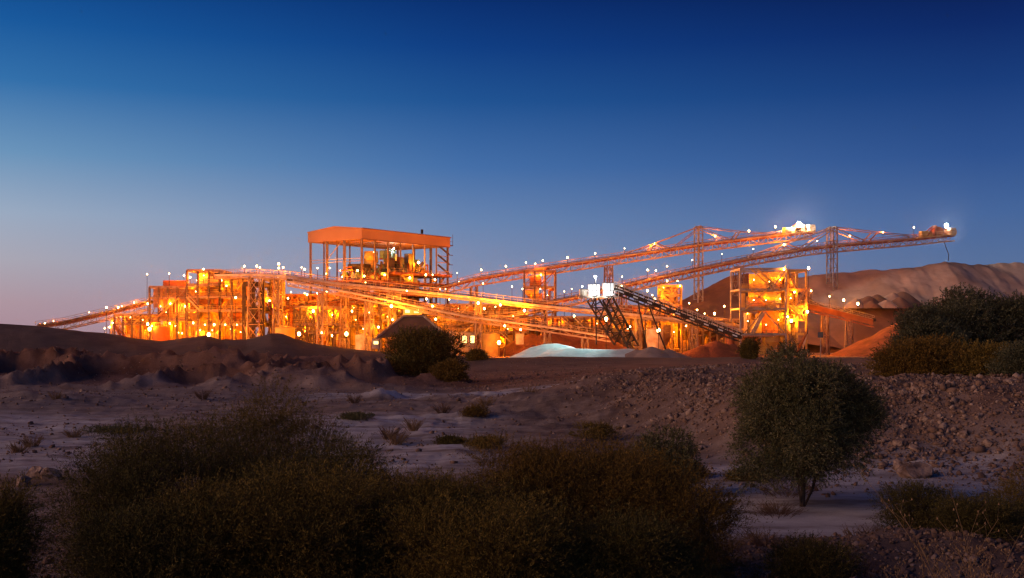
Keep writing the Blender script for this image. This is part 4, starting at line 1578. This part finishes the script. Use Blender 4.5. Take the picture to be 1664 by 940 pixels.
placed = []
for host, y0, y1, ls in LAMPS:
    for i, (px, py, sz) in enumerate(sorted(ls)):
        p, zb = settle(px, py, y0, y1)
        look = {S: 'small', M: 'orange', L: 'bright orange'}.get(sz, 'blazing orange')
        placed.append((p, zb, sz, '%s %s lamp from the left, %s' % (ORD[i], 'sodium', host) if len(ls) > 1 else 'orange lamp ' + host))
wp = []
for (px, py), y0, y1, en, r, lab in WHITE:
    p, zb = settle(px, py, y0, y1)
    wp.append((p, zb, en, r, lab))
rl_ = random.Random(8)
for p, zb, sz, lab in placed:
    vk = rl_.choice((0, 0, 1, 1, 2, 3))
    r = {S: .24, M: .34, L: .46}.get(sz, .62)
    en_, cl_, rv = ((1.0, SOD, 1.0), (.55, (1.0, .17, .0008), .72), (1.5, (1.0, .30, .006), 1.1), (.35, (1.0, .21, .001), .6))[vk]
    make_lamp(p, zb, sz, lab, 'sodium lamps of the ore plant', cl_, SODIUM_W * 5600 * sz * en_, r * rv, BULB, ('s', sz, vk))
for px, py, Yq, lab in BLAZE:
    p = F(px, py, Yq)
    make_lamp(p, tz(p.x, p.y), 4, lab, 'blazing floodlights of the ore plant', SOD, 20000 * SODIUM_W, .62, BULB, ('z', 0))
for p, zb, en, r, lab in wp:
    make_lamp(p, zb, 1, lab, 'white floodlights of the ore plant', (1.0, .93, .80) if en > 20000 else (.92, .97, 1.0), en, r, BULBW, ('w', lab))

SHORT = ['low left building', 'crusher building', 'tall sizing building', 'bin building', 'dark trestle tower', 'surge bin structure', 'red gallery', 'open process hall', 'mill hall', 'reagent building',
         'pump building', 'building beside the pale heap', 'dusty conveyor gallery', 'red chute transfer tower', 'gallery behind the stockpile', 'frame behind the mobile conveyor', 'narrow yellow transfer tower',
         'low pump gallery', 'screening tower', 'yellow annex']
BULK = [(195, 520), (215, 533), (232, 520), (252, 531), (268, 531), (285, 530), (262, 541), (290, 541), (270, 508), (320, 456), (345, 457), (320, 508), (338, 508), (325, 537), (345, 537), (318, 474), (375, 500), (375, 535), (378, 468), (410, 515),
        (415, 535), (440, 500), (440, 520), (440, 475), (465, 515), (487, 515), (500, 520), (520, 512), (540, 512), (497, 538), (545, 541), (520, 535), (575, 500), (590, 515), (605, 502), (570, 540), (600, 541), (585, 525), (630, 515), (645, 503),
        (662, 504), (680, 504), (630, 535), (650, 530), (700, 512), (710, 535), (690, 530), (740, 530), (760, 530), (790, 530), (745, 502), (770, 502), (805, 502), (825, 535), (845, 530), (812, 550), (880, 525), (910, 524), (940, 523), (970, 526), (1020, 510),
        (1050, 512), (1050, 535), (1020, 535), (1030, 550), (1085, 480), (1095, 510), (1095, 540), (1085, 530), (1130, 527), (1160, 528), (1190, 528), (1225, 455), (1250, 458), (1268, 455), (1225, 488), (1245, 488), (1268, 486), (1215, 522), (1245, 528),
        (1265, 520), (1290, 460), (1295, 508), (1295, 533), (1285, 485), (870, 455), (870, 480), (890, 480)]
inner = {}
for (px, py) in BULK:
    c_ = [i for i, b_ in enumerate(BLD) if b_[0] <= px <= b_[1] and py > b_[4]]
    if not c_:
        continue
    i = min(c_, key=lambda k: BLD[k][2])
    inner.setdefault(i, []).append((px, py))
for i, ls in inner.items():
    for j, (px, py) in enumerate(sorted(ls)):
        Yb = BLD[i][2] + BLD[i][3] * ((.42 if j % 2 else .6) if i < 18 else .1)
        p = F(px, py, Yb)
        hit, loc, *_ = SC.ray_cast(dg, p, Vector((0, 0, -1)), distance=60)
        zb = loc.z if hit and p.z - loc.z > .3 else p.z - 1.0
        make_lamp(p, zb, .5, '%s small inner lamp from the left inside the %s' % (ORD[j], SHORT[i]), 'inner lamps of the plant buildings', SOD, (7500 if i < 18 else 1900) * SODIUM_W, .2, BULB, ('b', i >= 18))


# two floodlights that shine on the white boxes, fixed to the railing in front of them
for i, px in enumerate((966, 988)):
    p = F(px, 483, YM - 4.2)
    root = thing('floodlight', (p.x, p.y, p.z), ('left' if i == 0 else 'right') + ' floodlight on a bracket before the two white boxes', 'floodlight', 'floodlights before the white boxes')
    g = MB()
    g.beam(F(px, 484, YM - 1.6), F(px, 484, YM - 4.2), .1)
    g.build('bracket', 'steel_grey', root)
    g = MB()
    g.obox(p + Vector((0, -.1, .05)), (.5, 0, 0), (0, .2, 0), (0, 0, .12))
    g.build('lamp_housing', 'steel_grey', root)
    ld = bpy.data.lights.new('flood_light', 'SPOT')
    ld.energy = 1000
    ld.spot_size = R(110)
    ld.spot_blend = .6
    ld.shadow_soft_size = .25
    ld.color = (.93, .98, 1)
    lo = bpy.data.objects.new('flood_light', ld)
    COL.objects.link(lo)
    lo.parent = root
    lo.location = (0, .3, .35)
    lo.rotation_euler = Vector((0, 2.6, 1.6)).to_track_quat('-Z', 'Y').to_euler()
# floodlight that lights the pale heaps from the machine
p = F(962, 488, YM - 2.2)
root = thing('floodlight', (p.x, p.y, p.z), 'downward floodlight under the platform of the mobile conveyor', 'floodlight')
g = MB()
g.obox(p, (.4, 0, 0), (0, .3, 0), (0, 0, .2))
g.beam(p, F(962, 484, YM - 1.5), .12)
g.build('lamp_housing', 'steel_grey', root)
ld = bpy.data.lights.new('flood_light', 'SPOT')
ld.energy = 9000
ld.spot_size = R(95)
ld.spot_blend = .7
ld.shadow_soft_size = .3
ld.color = (.55, .94, .96)
lo = bpy.data.objects.new('flood_light', ld)
COL.objects.link(lo)
lo.parent = root
lo.location = (0, -.5, -.4)
lo.rotation_euler = (F(925, 570, 243) - p).to_track_quat('-Z', 'Y').to_euler()

# ------------------------------------------------------------------ vegetation
def leaf_cloud(rng, C, Rr, n, L_, nl, ll, lw, up=0.5, outw=0.6, droop=0.25, surf=0.65):
    """n twigs with nl leaves each, spread over the clumps (centres C, radii Rr)"""
    C, Rr = np.asarray(C, float), np.asarray(Rr, float)
    wts = (Rr.prod(1)) ** (2 / 3)
    k = rng.choice(len(C), n, p=wts / wts.sum())
    dv = rng.normal(size=(n, 3))
    dv /= np.linalg.norm(dv, axis=1, keepdims=True)
    rad = rng.random(n) ** (1 / 3)
    rad = np.where(rng.random(n) < surf, 0.75 + 0.3 * rng.random(n), rad)
    P0 = C[k] + dv * Rr[k] * rad[:, None]
    D = dv * outw + np.array([0, 0, up]) + rng.normal(size=(n, 3)) * 0.35
    D /= np.linalg.norm(D, axis=1, keepdims=True)
    LL = L_ * (0.45 + 0.8 * rng.random(n))
    tq = (np.arange(nl) + 0.5) / nl
    tq = np.clip(tq[None, :] + rng.normal(size=(n, nl)) * 0.04, 0, 1)
    P = P0[:, None, :] + D[:, None, :] * (LL[:, None] * tq)[..., None]
    P[..., 2] -= droop * LL[:, None] * tq ** 2
    ld_ = D[:, None, :] * 0.8 + rng.normal(size=(n, nl, 3)) * 0.55
    ld_ /= np.linalg.norm(ld_, axis=2, keepdims=True)
    rr = rng.normal(size=(n, nl, 3))
    wv = np.cross(ld_, rr)
    wv /= np.linalg.norm(wv, axis=2, keepdims=True) + 1e-6
    sz = (0.6 + 0.7 * rng.random((n, nl)))[..., None]
    a = P
    tip = P + ld_ * ll * sz
    mid = P + ld_ * ll * sz * 0.45
    V = np.stack([a, mid + wv * lw * sz, tip, mid - wv * lw * sz], 2).reshape(-1, 3)
    Q = np.arange(len(V)).reshape(-1, 4)
    # the twigs themselves: thin quads
    e = P0 + D * LL[:, None]
    e[:, 2] -= droop * LL
    w2 = np.cross(D, rng.normal(size=(n, 3)))
    w2 /= np.linalg.norm(w2, axis=1, keepdims=True) + 1e-6
    tw = lw * 0.35
    V2 = np.stack([P0 - w2 * tw, P0 + w2 * tw, e + w2 * tw * .3, e - w2 * tw * .3], 1).reshape(-1, 3)
    return V, Q, V2


def plant(name, label, cat, base, size, n, m, seed, nclump=14, L_=0.6, nl=16, ll=0.07, lw=0.010, trunk=0.0, group=None, up=.5, outw=.6, droop=.25, low=0.0, stems=7, surf=.65, cr=(.28, .42), part='crown',
          tr=None, core=.55):
    """size: half width x, half depth y, height. trunk: clear height below the crown."""
    rng = np.random.default_rng(seed)
    bx, by, bz = base
    hx, hy, H = size
    hc = (H - trunk) / 2
    C, Rr = [], []
    for i in range(nclump):
        for _ in range(50):
            q = rng.uniform(-1, 1, 3)
            if np.linalg.norm(q) <= 1 and (q[2] > -0.75):
                break
        q = q / max(np.linalg.norm(q), .3) * (0.35 + 0.40 * rng.random())
        f = rng.uniform(*cr)
        C.append((bx + q[0] * hx, by + q[1] * hy, bz + trunk + hc + q[2] * hc * 0.98))
        Rr.append((hx * f, hy * f, hc * f * 0.95))
    C.append((bx, by, bz + trunk + hc * 0.95))
    Rr.append((hx * core, hy * core, hc * core * 1.05))
    if low:
        for i in range(int(nclump * low)):
            a = rng.uniform(0, 2 * math.pi)
            q = rng.uniform(.2, .75)
            f = rng.uniform(*cr) * .9
            C.append((bx + math.cos(a) * q * hx, by + math.sin(a) * q * hy, bz + trunk + hc * rng.uniform(.15, .5)))
            Rr.append((hx * f, hy * f, hc * f * .9))
    V, Q, V2 = leaf_cloud(rng, C, Rr, n, L_, nl, ll, lw, up, outw, droop, surf)
    low_ = np.where(V[:, 2] < bz + 1.2)[0]
    V[low_, 2] = np.maximum(V[low_, 2], terrain(V[low_, 0], V[low_, 1]) + 0.01)
    root = thing(name, (bx, by, bz), label, cat, group)
    np_mesh(part, V, Q, m, root, off=(bx, by, bz))
    g = MB()
    tr = tr or 0.035 * H
    rr_ = random.Random(seed)
    if trunk > 0.05:
        t0 = Vector((bx, by, bz - .2))
        t1 = Vector((bx + rr_.uniform(-.1, .1), by, bz + trunk + hc * .5))
        g.poly([t0, t0.lerp(t1, .5) + Vector((.05, 0, 0)), t1], [tr, tr * .8, tr * .55], 8)
        for c_ in C[:12]:
            c_ = Vector(c_)
            s0 = t0.lerp(t1, rr_.uniform(.35, .95))
            mid = s0.lerp(c_, .5) + Vector((rr_.uniform(-.2, .2), rr_.uniform(-.2, .2), .05 * H))
            g.poly([s0, mid, c_], [tr * .42, tr * .28, tr * .1], 6)
    else:
        for i in range(stems):
            c_ = Vector(C[rr_.randrange(len(C))])
            s0 = Vector((bx + rr_.uniform(-.25, .25) * hx, by + rr_.uniform(-.2, .2) * hy, bz - .2))
            mid = s0.lerp(c_, .5) + Vector((rr_.uniform(-.2, .2), 0, .05 * H))
            g.poly([s0, mid, c_], [tr * .5, tr * .35, tr * .1], 6)
    if name == 'bushy_tree' and trunk > .05:
        for q in range(4):
            a_ = rr_.uniform(0, 6.28)
            s0 = Vector((bx + .05 * math.cos(a_), by, bz - .1))
            e_ = s0 + Vector((math.cos(a_) * .55, math.sin(a_) * .4, trunk + .75))
            g.poly([s0, s0.lerp(e_, .5) + Vector((math.cos(a_) * .08, 0, -.05)), e_], [tr * .35, tr * .28, tr * .15], 6)
    k = len(g.v)
    V2l = V2[:: 3] if False else V2
    tb = g.build('trunk' if trunk > .05 else 'stems', 'bark', root)
    np_mesh('twigs', V2l, np.arange(len(V2l)).reshape(-1, 4), 'bark', root, off=(bx, by, bz))
    return root


def B3(px, Y, dz=0):
    x = XP(px, Y)
    return (x, Y, tz(x, Y) + dz)


# big round tree on the pale flat
plant('bushy_tree', 'round grey green tree standing on the pale creek flat', 'tree', B3(1303, 38), (3.0, 2.6, 5.75), 13000, 'leaf_green', 5, nclump=46, L_=.6, nl=17, ll=.09, lw=.013, trunk=.85, low=.25, up=.35, outw=.75, cr=(.14, .28), core=.35,
      surf=.8, tr=.10)
# round dark bush before the gabled shed
b0 = B3(690, 128)
plant('round_bush', 'dark round bush standing in front of the gabled shed', 'bush', b0, (4.7, 4.2, ZP(522, 128) - b0[2]), 5200, 'leaf_olive', 6, nclump=26, L_=1.0, nl=14, ll=.22, lw=.045, low=.8, cr=(.26, .4), droop=.1)
plant('round_bush', 'small rust coloured bush at the right foot of the dark round bush', 'bush', B3(732, 122), (1.8, 2, 2.2), 1500, 'leaf_rust', 7, L_=.7, nl=12, ll=.2, lw=.04, low=.8)
plant('round_bush', 'low brown shrub on the bank right of the dark round bush', 'bush', B3(777, 172), (1.8, 1.5, 1.5), 600, 'leaf_brown', 8, L_=.7, nl=12, ll=.25, lw=.05, low=.8)
# shrubs on the right
b0 = B3(1590, 84)
plant('bushy_tree', 'tall grey green tree at the right edge behind the rusty bush', 'tree', b0, (6.0, 4.4, ZP(460, 84) - b0[2]), 11000, 'leaf_grey', 9, nclump=34, L_=.9, nl=15, ll=.16, lw=.03, low=.7, up=.7, cr=(.20, .34))
b0 = B3(1512, 80)
plant('bushy_tree', 'grey green tree left of the tall one on the rocky plateau', 'tree', b0, (3.2, 3.0, ZP(500, 80) - b0[2]), 5500, 'leaf_grey', 10, nclump=26, L_=.8, nl=15, ll=.16, lw=.03, low=.7, up=.7, cr=(.20, .34))
b0 = B3(1500, 70)
plant('broad_bush', 'broad rust brown bush in front of the grey green trees', 'bush', b0, (3.5, 2.4, ZP(553, 70) - b0[2]), 6500, 'leaf_rust', 11, nclump=26, L_=.8, nl=15, ll=.13, lw=.022, low=1.2)
b0 = B3(1600, 68)
plant('broad_bush', 'rust brown bush under the tall grey green tree at the right edge', 'bush', b0, (2.6, 2.2, ZP(562, 68) - b0[2]), 4500, 'leaf_brown', 12, nclump=20, L_=.8, nl=15, ll=.13, lw=.022, low=1.2)
b0 = B3(1668, 64)
plant('broad_bush', 'grey leaved bush cut by the right edge of the picture', 'bush', b0, (1.7, 2.0, ZP(560, 64) - b0[2]), 2500, 'leaf_grey', 13, L_=.8, nl=15, ll=.14, lw=.022, low=1.0)
b0 = B3(1217, 170)
plant('round_bush', 'small dark bush left in front of the screening tower', 'bush', b0, (1.7, 1.5, ZP(545, 170) - b0[2]), 1200, 'leaf_olive', 14, L_=.5, nl=12, ll=.2, lw=.05, low=1)
# green shrub behind the foreground thicket
b0 = B3(1080, 41)
plant('round_bush', 'green leafy shrub behind the foreground thicket', 'bush', b0, (1.35, 1.2, ZP(664, 41) - b0[2]), 2800, 'leaf_green', 15, L_=.4, nl=15, ll=.09, lw=.012, low=1)
# foreground thicket
FG = [(300, 26, 3.6, 2.6, 665, 'leaf_olive', 7500, 'dark feathery shrub at the left of the foreground thicket'),
      (430, 29, 3.0, 2.4, 618, 'leaf_brown', 7500, 'tallest feathery shrub of the foreground thicket'),
      (200, 24, 1.6, 1.8, 712, 'leaf_olive', 4200, 'lower left shoulder shrub of the foreground thicket'),
      (530, 24.5, 2.4, 2.0, 700, 'leaf_olive', 6500, 'dark shrub below the tallest shrub of the thicket'),
      (470, 20.5, 2.6, 1.6, 765, 'leaf_brown', 6500, 'brown shrub low in the middle of the thicket'),
      (690, 22, 2.2, 1.8, 765, 'leaf_brown', 6500, 'brown shrub in the dip of the foreground thicket'),
      (900, 24, 2.9, 2.3, 705, 'leaf_rust', 9000, 'wide rusty brown shrub in the right half of the thicket'),
      (1060, 23, 1.8, 1.9, 745, 'leaf_rust', 5500, 'rusty shrub at the right end of the foreground thicket'),
      (820, 19.5, 2.4, 1.5, 810, 'leaf_brown', 5500, 'brown shrub at the bottom below the wide rusty shrub'),
      (1040, 19.8, 1.3, 1.3, 850, 'leaf_olive', 3500, 'dark shrub at the bottom right corner of the thicket'),
      (270, 20, 1.7, 1.4, 815, 'leaf_olive', 4500, 'dark shrub at the bottom left of the thicket'),
      (-10, 19.5, 0.75, 1.3, 790, 'leaf_brown', 3000, 'brown shrub cut by the left edge of the picture')]
for i, (px, Yq, hx, hy, top, mm, n, lab) in enumerate(FG):
    b0 = B3(px, Yq)
    plant('feathery_shrub', lab, 'shrub', b0, (hx, hy, ZP(top, Yq) - b0[2]), int(n * (1.0 if i < 4 else 1.35)), mm, 100 + i, nclump=40, L_=.85, nl=26, ll=.056, lw=.0056, low=.8, up=.8, outw=.5, droop=.4, surf=.8,
          cr=(.13, .28), core=.3, group='feathery shrubs of the foreground thicket')
# low green brown bushes on the right bank
for i, (px, Yq, hx, hy, top, mm, n, lab) in enumerate([
        (1500, 30, 1.5, 1.2, 785, 'leaf_olive', 3600, 'low spreading dark bush on the right bank of the creek'),
        (1590, 27, 1.4, 1.2, 800, 'leaf_olive', 3600, 'low dark bush behind the dry stalks at the right'),
        (1310, 22.5, 1.1, .9, 870, 'leaf_olive', 3000, 'mat of dark green shrub at the bottom of the right bank'),
        (1660, 31, 1.3, 1.2, 745, 'leaf_brown', 2600, 'brown bush at the right edge above the dry stalks')]):
    b0 = B3(px, Yq)
    plant('low_bush', lab, 'bush', b0, (hx, hy, ZP(top, Yq) - b0[2]), n, mm, 140 + i, nclump=16, L_=.35, nl=16, ll=.05, lw=.006, low=1.0)


# dry weeds: stalks with seed heads
def weed(label, base, H, n, seed, m='straw', lean=0.3, heads=True, group=None, spread=.15, name='dry_weed', r=.006):
    rr_ = random.Random(seed)
    root = thing(name, base, label, 'weed', group)
    g, hd = MB(), MB()
    for i in range(n):
        a = rr_.uniform(0, 2 * math.pi)
        p = Vector((base[0] + math.cos(a) * spread * rr_.random(), base[1] + math.sin(a) * spread * rr_.random(), base[2] - .05))
        d = Vector((math.cos(a) * lean * rr_.uniform(.3, 1.4), math.sin(a) * lean * rr_.uniform(.3, 1), 1)).normalized()
        h = H * rr_.uniform(.5, 1.05)
        pts, k = [p], 5
        for j in range(1, k + 1):
            d = (d + Vector((math.cos(a) * .07, math.sin(a) * .04, -.05)) + Vector((rr_.uniform(-.05, .05), 0, 0))).normalized()
            pts.append(pts[-1] + d * (h / k))
        g.poly(pts, [r * (1 - .12 * j) for j in range(k + 1)], 4)
        for j in range(2, k + 1):
            for s in range(3):
                q = pts[j - 1].lerp(pts[j], rr_.random())
                e = q + Vector((rr_.uniform(-1, 1), rr_.uniform(-1, 1), rr_.uniform(.2, 1))).normalized() * H * .11 * rr_.uniform(.5, 1.2)
                g.tube(q, e, r * .5, r * .3, 3, False)
                if heads:
                    g.tube(e, e + Vector((rr_.uniform(-.01, .01), 0, .03)), r * 2.2, r * .7, 5)
    g.build('stalks', m, root)
    return root


WD = [(1545, 15.5, 2.3, 6, 'tallest dry weed with branching stalks at the lower right'), (1600, 14.5, 1.9, 5, 'dry weed with seed heads right of the tallest one'),
      (1650, 15.5, 2.2, 5, 'dry weed at the right edge of the picture'), (1500, 17.5, 1.2, 6, 'short dry weed left of the tallest one'),
      (1655, 13, 1.2, 5, 'short dry weed in the bottom right corner'), (1575, 19, 1.4, 6, 'leaning dry weed behind the tallest one'),
      (1460, 20, .7, 14, 'small dry weed left of the short one')]
for i, (px, Yq, H, n, lab) in enumerate(WD):
    weed(lab, B3(px, Yq), H, n, 200 + i, group='dry weeds at the lower right', lean=.45)
TF = [(632, 62, .8, 'pale dry tuft'), (645, 60, .9, 'pale dry tuft'), (672, 66, .9, 'pale dry tuft'), (1265, 36.5, .45, 'x'), (1245, 37, .4, 'x'), (1230, 31, .4, 'x'), (1250, 29, .55, 'x'), (1180, 28.5, .6, 'x'),
      (1290, 27, .5, 'x'), (1160, 33, .6, 'x'), (1195, 26, .5, 'x'), (1390, 31.5, .4, 'x'), (1420, 29.5, .4, 'x'), (1210, 23.5, .5, 'x'), (1160, 24.5, .6, 'x'), (1400, 24, .5, 'x'), (1440, 22, .5, 'x'), (1250, 21.5, .5, 'x'),
      (1375, 20.5, .5, 'x'), (120, 64, .6, 'x'), (90, 90, .8, 'x'), (330, 95, .9, 'x'), (52, 58, .7, 'x'), (30, 55, .6, 'x'), (720, 80, .8, 'x'), (790, 84, .8, 'x'), (860, 90, .9, 'x'), (575, 90, .9, 'x')]
for i, (px, Yq, H, lab) in enumerate(TF):
    weed('thin dry grass tuft ' + ('at the foot of the rubble and creek bank' if Yq < 34 else 'on the pale creek flat' if Yq < 40 else 'on the open flats before the spoil heaps'), B3(px, Yq), H * 1.1, 46, 300 + i, m='straw' if i % 3 else 'dead_twig', heads=False, group='dry grass tufts on the bare ground', lean=.6, spread=.35, name='grass_tuft', r=.008 if Yq < 45 else .018)
# fallen twiggy patch under the round tree
weed('dark twiggy dead shrub at the foot of the round tree', B3(1262, 36.2), .75, 70, 400, m='dead_twig', heads=False, lean=1.3, spread=.7, name='dead_shrub')
weed('brown dead shrub hanging low behind the trunk of the round tree', B3(1278, 40.5), 1.2, 90, 401, m='dead_twig', heads=False, lean=1.2, spread=.8, name='dead_shrub')
# low scrub patches on the flats
for i, (px, Yq, hx, H, mm, lab) in enumerate([(775, 77, 1.3, .8, 'leaf_rust', 'dark rusty scrub patch in the middle of the flat'), (585, 74, 1.6, .35, 'leaf_green', 'green ground plant patch right of the tallest shrub'),
                                             (732, 60, 1.0, .35, 'leaf_olive', 'flat olive scrub patch below the rusty scrub'), (200, 66, 3.0, .4, 'leaf_green', 'long low green scrub patch on the left flat'),
                                             (790, 57, 1.4, .6, 'leaf_brown', 'brown scrub patch behind the thicket'), (960, 62, 1.6, .9, 'leaf_brown', 'brown scrub at the foot of the rubble slope'),
                                             (1015, 49, 1.2, .7, 'leaf_olive', 'olive scrub left of the green leafy shrub'), (1120, 46, .9, .6, 'leaf_rust', 'rusty scrub right of the green leafy shrub'),
                                             (1215, 45, .9, .5, 'leaf_brown', 'low brown scrub behind the round tree')]):
    plant('scrub_patch', lab, 'scrub', B3(px, Yq), (hx, hx * .7, H), 900, mm, 500 + i, nclump=10, L_=.3, nl=10, ll=.08, lw=.014, low=1.0, stems=4, group='scrub patches on the flats')

# ------------------------------------------------------------------ rocks
def rock_base(seed, sub=1):
    import bmesh
    bm = bmesh.new()
    bmesh.ops.create_icosphere(bm, subdivisions=sub, radius=1)
    rr_ = random.Random(seed)
    for _ in range(4):
        d = Vector((rr_.uniform(-1, 1), rr_.uniform(-1, 1), rr_.uniform(-1, 1))).normalized()
        k = rr_.uniform(.45, .8)
        for v_ in bm.verts:
            q = v_.co.dot(d)
            if q > k:
                v_.co -= d * (q - k)
    for v_ in bm.verts:
        v_.co *= rr_.uniform(.72, 1.18)
    V = np.array([v_.co[:] for v_ in bm.verts])
    Fq = np.array([[v_.index for v_ in f.verts] for f in bm.faces])
    bm.free()
    return V, Fq


RB = [rock_base(s, 1) for s in range(8)]
rng = np.random.default_rng(77)


def scatter(n, ylo, yhi, ulo, uhi, keep, size):
    P = []
    tries = 0
    while len(P) < n and tries < 60:
        tries += 1
        y = ylo * (yhi / ylo) ** rng.random(4000)
        u = rng.uniform(ulo, uhi, 4000)
        x = (u - CX) / FPX * y
        k = rng.random(4000) < keep(x, y, u)
        for a, b_ in zip(x[k], y[k]):
            P.append((a, b_))
    P = np.array(P[:n])
    s = size(len(P))
    z = terrain(P[:, 0], P[:, 1])
    return P, z, s


def rock_cloud(P, z, s, off):
    Vs, Fs, k = [], [], 0
    which = rng.integers(0, len(RB), len(P))
    for j, (V, Fq) in enumerate(RB):
        idx_ = np.where(which == j)[0]
        if not len(idx_):
            continue
        m = len(idx_)
        a = rng.uniform(0, 2 * math.pi, m)
        ca_, sa = np.cos(a), np.sin(a)
        sc3 = s[idx_][:, None] * rng.uniform(.65, 1.25, (m, 3)) * np.array([1, 1, .75])
        W = V[None] * sc3[:, None, :]
        tl = rng.normal(size=(m, 1)) * .35
        X2 = W[..., 0] * ca_[:, None] - W[..., 1] * sa[:, None]
        Y2 = W[..., 0] * sa[:, None] + W[..., 1] * ca_[:, None]
        Z2 = W[..., 2] + X2 * tl
        Q = np.stack([X2 + P[idx_, 0][:, None], Y2 + P[idx_, 1][:, None], Z2 + (z[idx_] + s[idx_] * .2)[:, None]], -1)
        Vs.append(Q.reshape(-1, 3))
        Fs.append((Fq[None] + (np.arange(m) * len(V))[:, None, None]).reshape(-1, 3) + k)
        k += m * len(V)
    return np.concatenate(Vs), np.concatenate(Fs)


def k_emb(x, y, u):
    tt_, hh_ = embank(x, y)
    n_ = 1.6 * ss(fbm(x / 4, y / 4, 91, 4), -.15, .3)
    return np.clip(tt_ * hh_ / 3 * (1 - .6 * ss(y, 75, 105)) * (.5 + .8 * n_) + .02, 0, 1) * ss(u, 840, 1000)


P, z, s = scatter(56000, 40, 120, 850, 1800, k_emb, lambda n: np.clip(.045 * np.exp(.66 * rng.normal(size=n)), .02, .42))
V, Fq = rock_cloud(P, z, s, None)
o = np_mesh('gravel', V, Fq, 'rock')
tag(o, 'broken reddish rubble covering the embankment slope', 'rubble', kind='stuff')
P, z, s = scatter(5000, 18, 36, 1000, 1800, lambda x, y, u: np.clip(.15 + 1.5 * np.exp(-((x - 11) / 5) ** 2 - ((y - 26) / 5) ** 2), 0, 1) * (1 - ss(y, 29, 32) * (1 - ss(u, 1450, 1600))),
                  lambda n: np.minimum(.02 + .022 * rng.gamma(1.4, 1.0, n), .2))
V, Fq = rock_cloud(P, z, s, None)
tag(np_mesh('gravel', V, Fq, 'rock'), 'loose gravel on the bank at the lower right', 'gravel', kind='stuff')
P, z, s = scatter(11000, 50, 175, -40, 1000, lambda x, y, u: .05 + .25 * ss(y, 84, 90) + .6 * ss(y, 104, 120) + .3 * ss(vn(x / 5, y / 5, 95), .5, .8), lambda n: np.minimum(.03 + .035 * rng.gamma(1.2, 1.0, n), .4))
V, Fq = rock_cloud(P, z, s, None)
tag(np_mesh('gravel', V, Fq, 'rock'), 'scattered stones on the flats and spoil heaps at the left', 'gravel', kind='stuff')
P, z, s = scatter(1800, 14, 30, -60, 240, lambda x, y, u: .5 + 0 * x, lambda n: np.minimum(.02 + .02 * rng.gamma(1.4, 1.0, n), .16))
V, Fq = rock_cloud(P, z, s, None)
tag(np_mesh('gravel', V, Fq, 'rock'), 'loose pebbles on the pale bank at the lower left', 'gravel', kind='stuff')

# boulders one can pick out
RM = []
for j in range(5):
    V, Fq = rock_base(50 + j, 2)
    me = bpy.data.meshes.new('boulder')
    me.from_pydata(V.tolist(), [], Fq.tolist())
    me.materials.append(MAT['rock'])
    RM.append(me)
BO = [(1490, 46, .62, 'largest boulder on the rubble slope at the right'), (1466, 47.5, .42, 'boulder left of the largest boulder on the rubble slope'), (1340, 21, .28, 'pale rock at the bottom of the right bank'),
      (1375, 21.5, .34, 'larger pale rock beside the small one at the bottom'), (60, 45, .45, 'dark boulder at the left edge of the creek flat'), (85, 44.5, .38, 'dark boulder beside the thicket at the left'),
      (40, 43, .35, 'dark boulder below the left flat'), (1560, 27.5, .16, 'stone beneath the low dark bush'), (1100, 44, .35, 'stone behind the green leafy shrub')]
for i, (px, Yq, r, lab) in enumerate(BO):
    p = B3(px, Yq)
    o = bpy.data.objects.new('boulder', RM[i % 5])
    COL.objects.link(o)
    o.location = (p[0], p[1], p[2] + r * .3)
    o.scale = (r * 1.2, r, r * .85)
    o.rotation_euler = (0.2 * i, .1 * i, i * 1.3)
    tag(o, lab, 'boulder')
P, z, s = scatter(180, 44, 78, 1000, 1750, lambda x, y, u: k_emb(x, y, u), lambda n: rng.uniform(.15, .33, n))
for i in range(len(P)):
    o = bpy.data.objects.new('boulder', RM[i % 5])
    COL.objects.link(o)
    o.location = (P[i][0], P[i][1], z[i] + s[i] * .2)
    o.scale = (s[i] * 1.15, s[i], s[i] * .8)
    o.rotation_euler = tuple(rng.uniform(-.5, .5, 2)) + (rng.uniform(0, 6.28),)
    tag(o, 'angular reddish boulder lying in the rubble slope', 'boulder', 'boulders in the rubble slope')

# ------------------------------------------------------------------ thin added volume that stands in for the halos round the lamps
hm = bpy.data.materials.new('halo_haze')
hm.use_nodes = True
ht = hm.node_tree
for n in list(ht.nodes):
    ht.nodes.remove(n)
pv = ht.nodes.new('ShaderNodeVolumePrincipled')
pv.inputs['Color'].default_value = (0.93, 0.90, 0.88, 1)
pv.inputs['Density'].default_value = 0.00003
pv.inputs['Anisotropy'].default_value = 0.97
ho_ = ht.nodes.new('ShaderNodeOutputMaterial')
ht.links.new(pv.outputs[0], ho_.inputs['Volume'])
MAT['halo_haze'] = hm
g = MB()
g.box((-2300, -75, -2), (2300, 1600, 42))
o = g.build('halo_haze', 'halo_haze')
tag(o, 'added thin volume over the whole plant for soft halos round the lamps', 'halo_haze', kind='stuff')
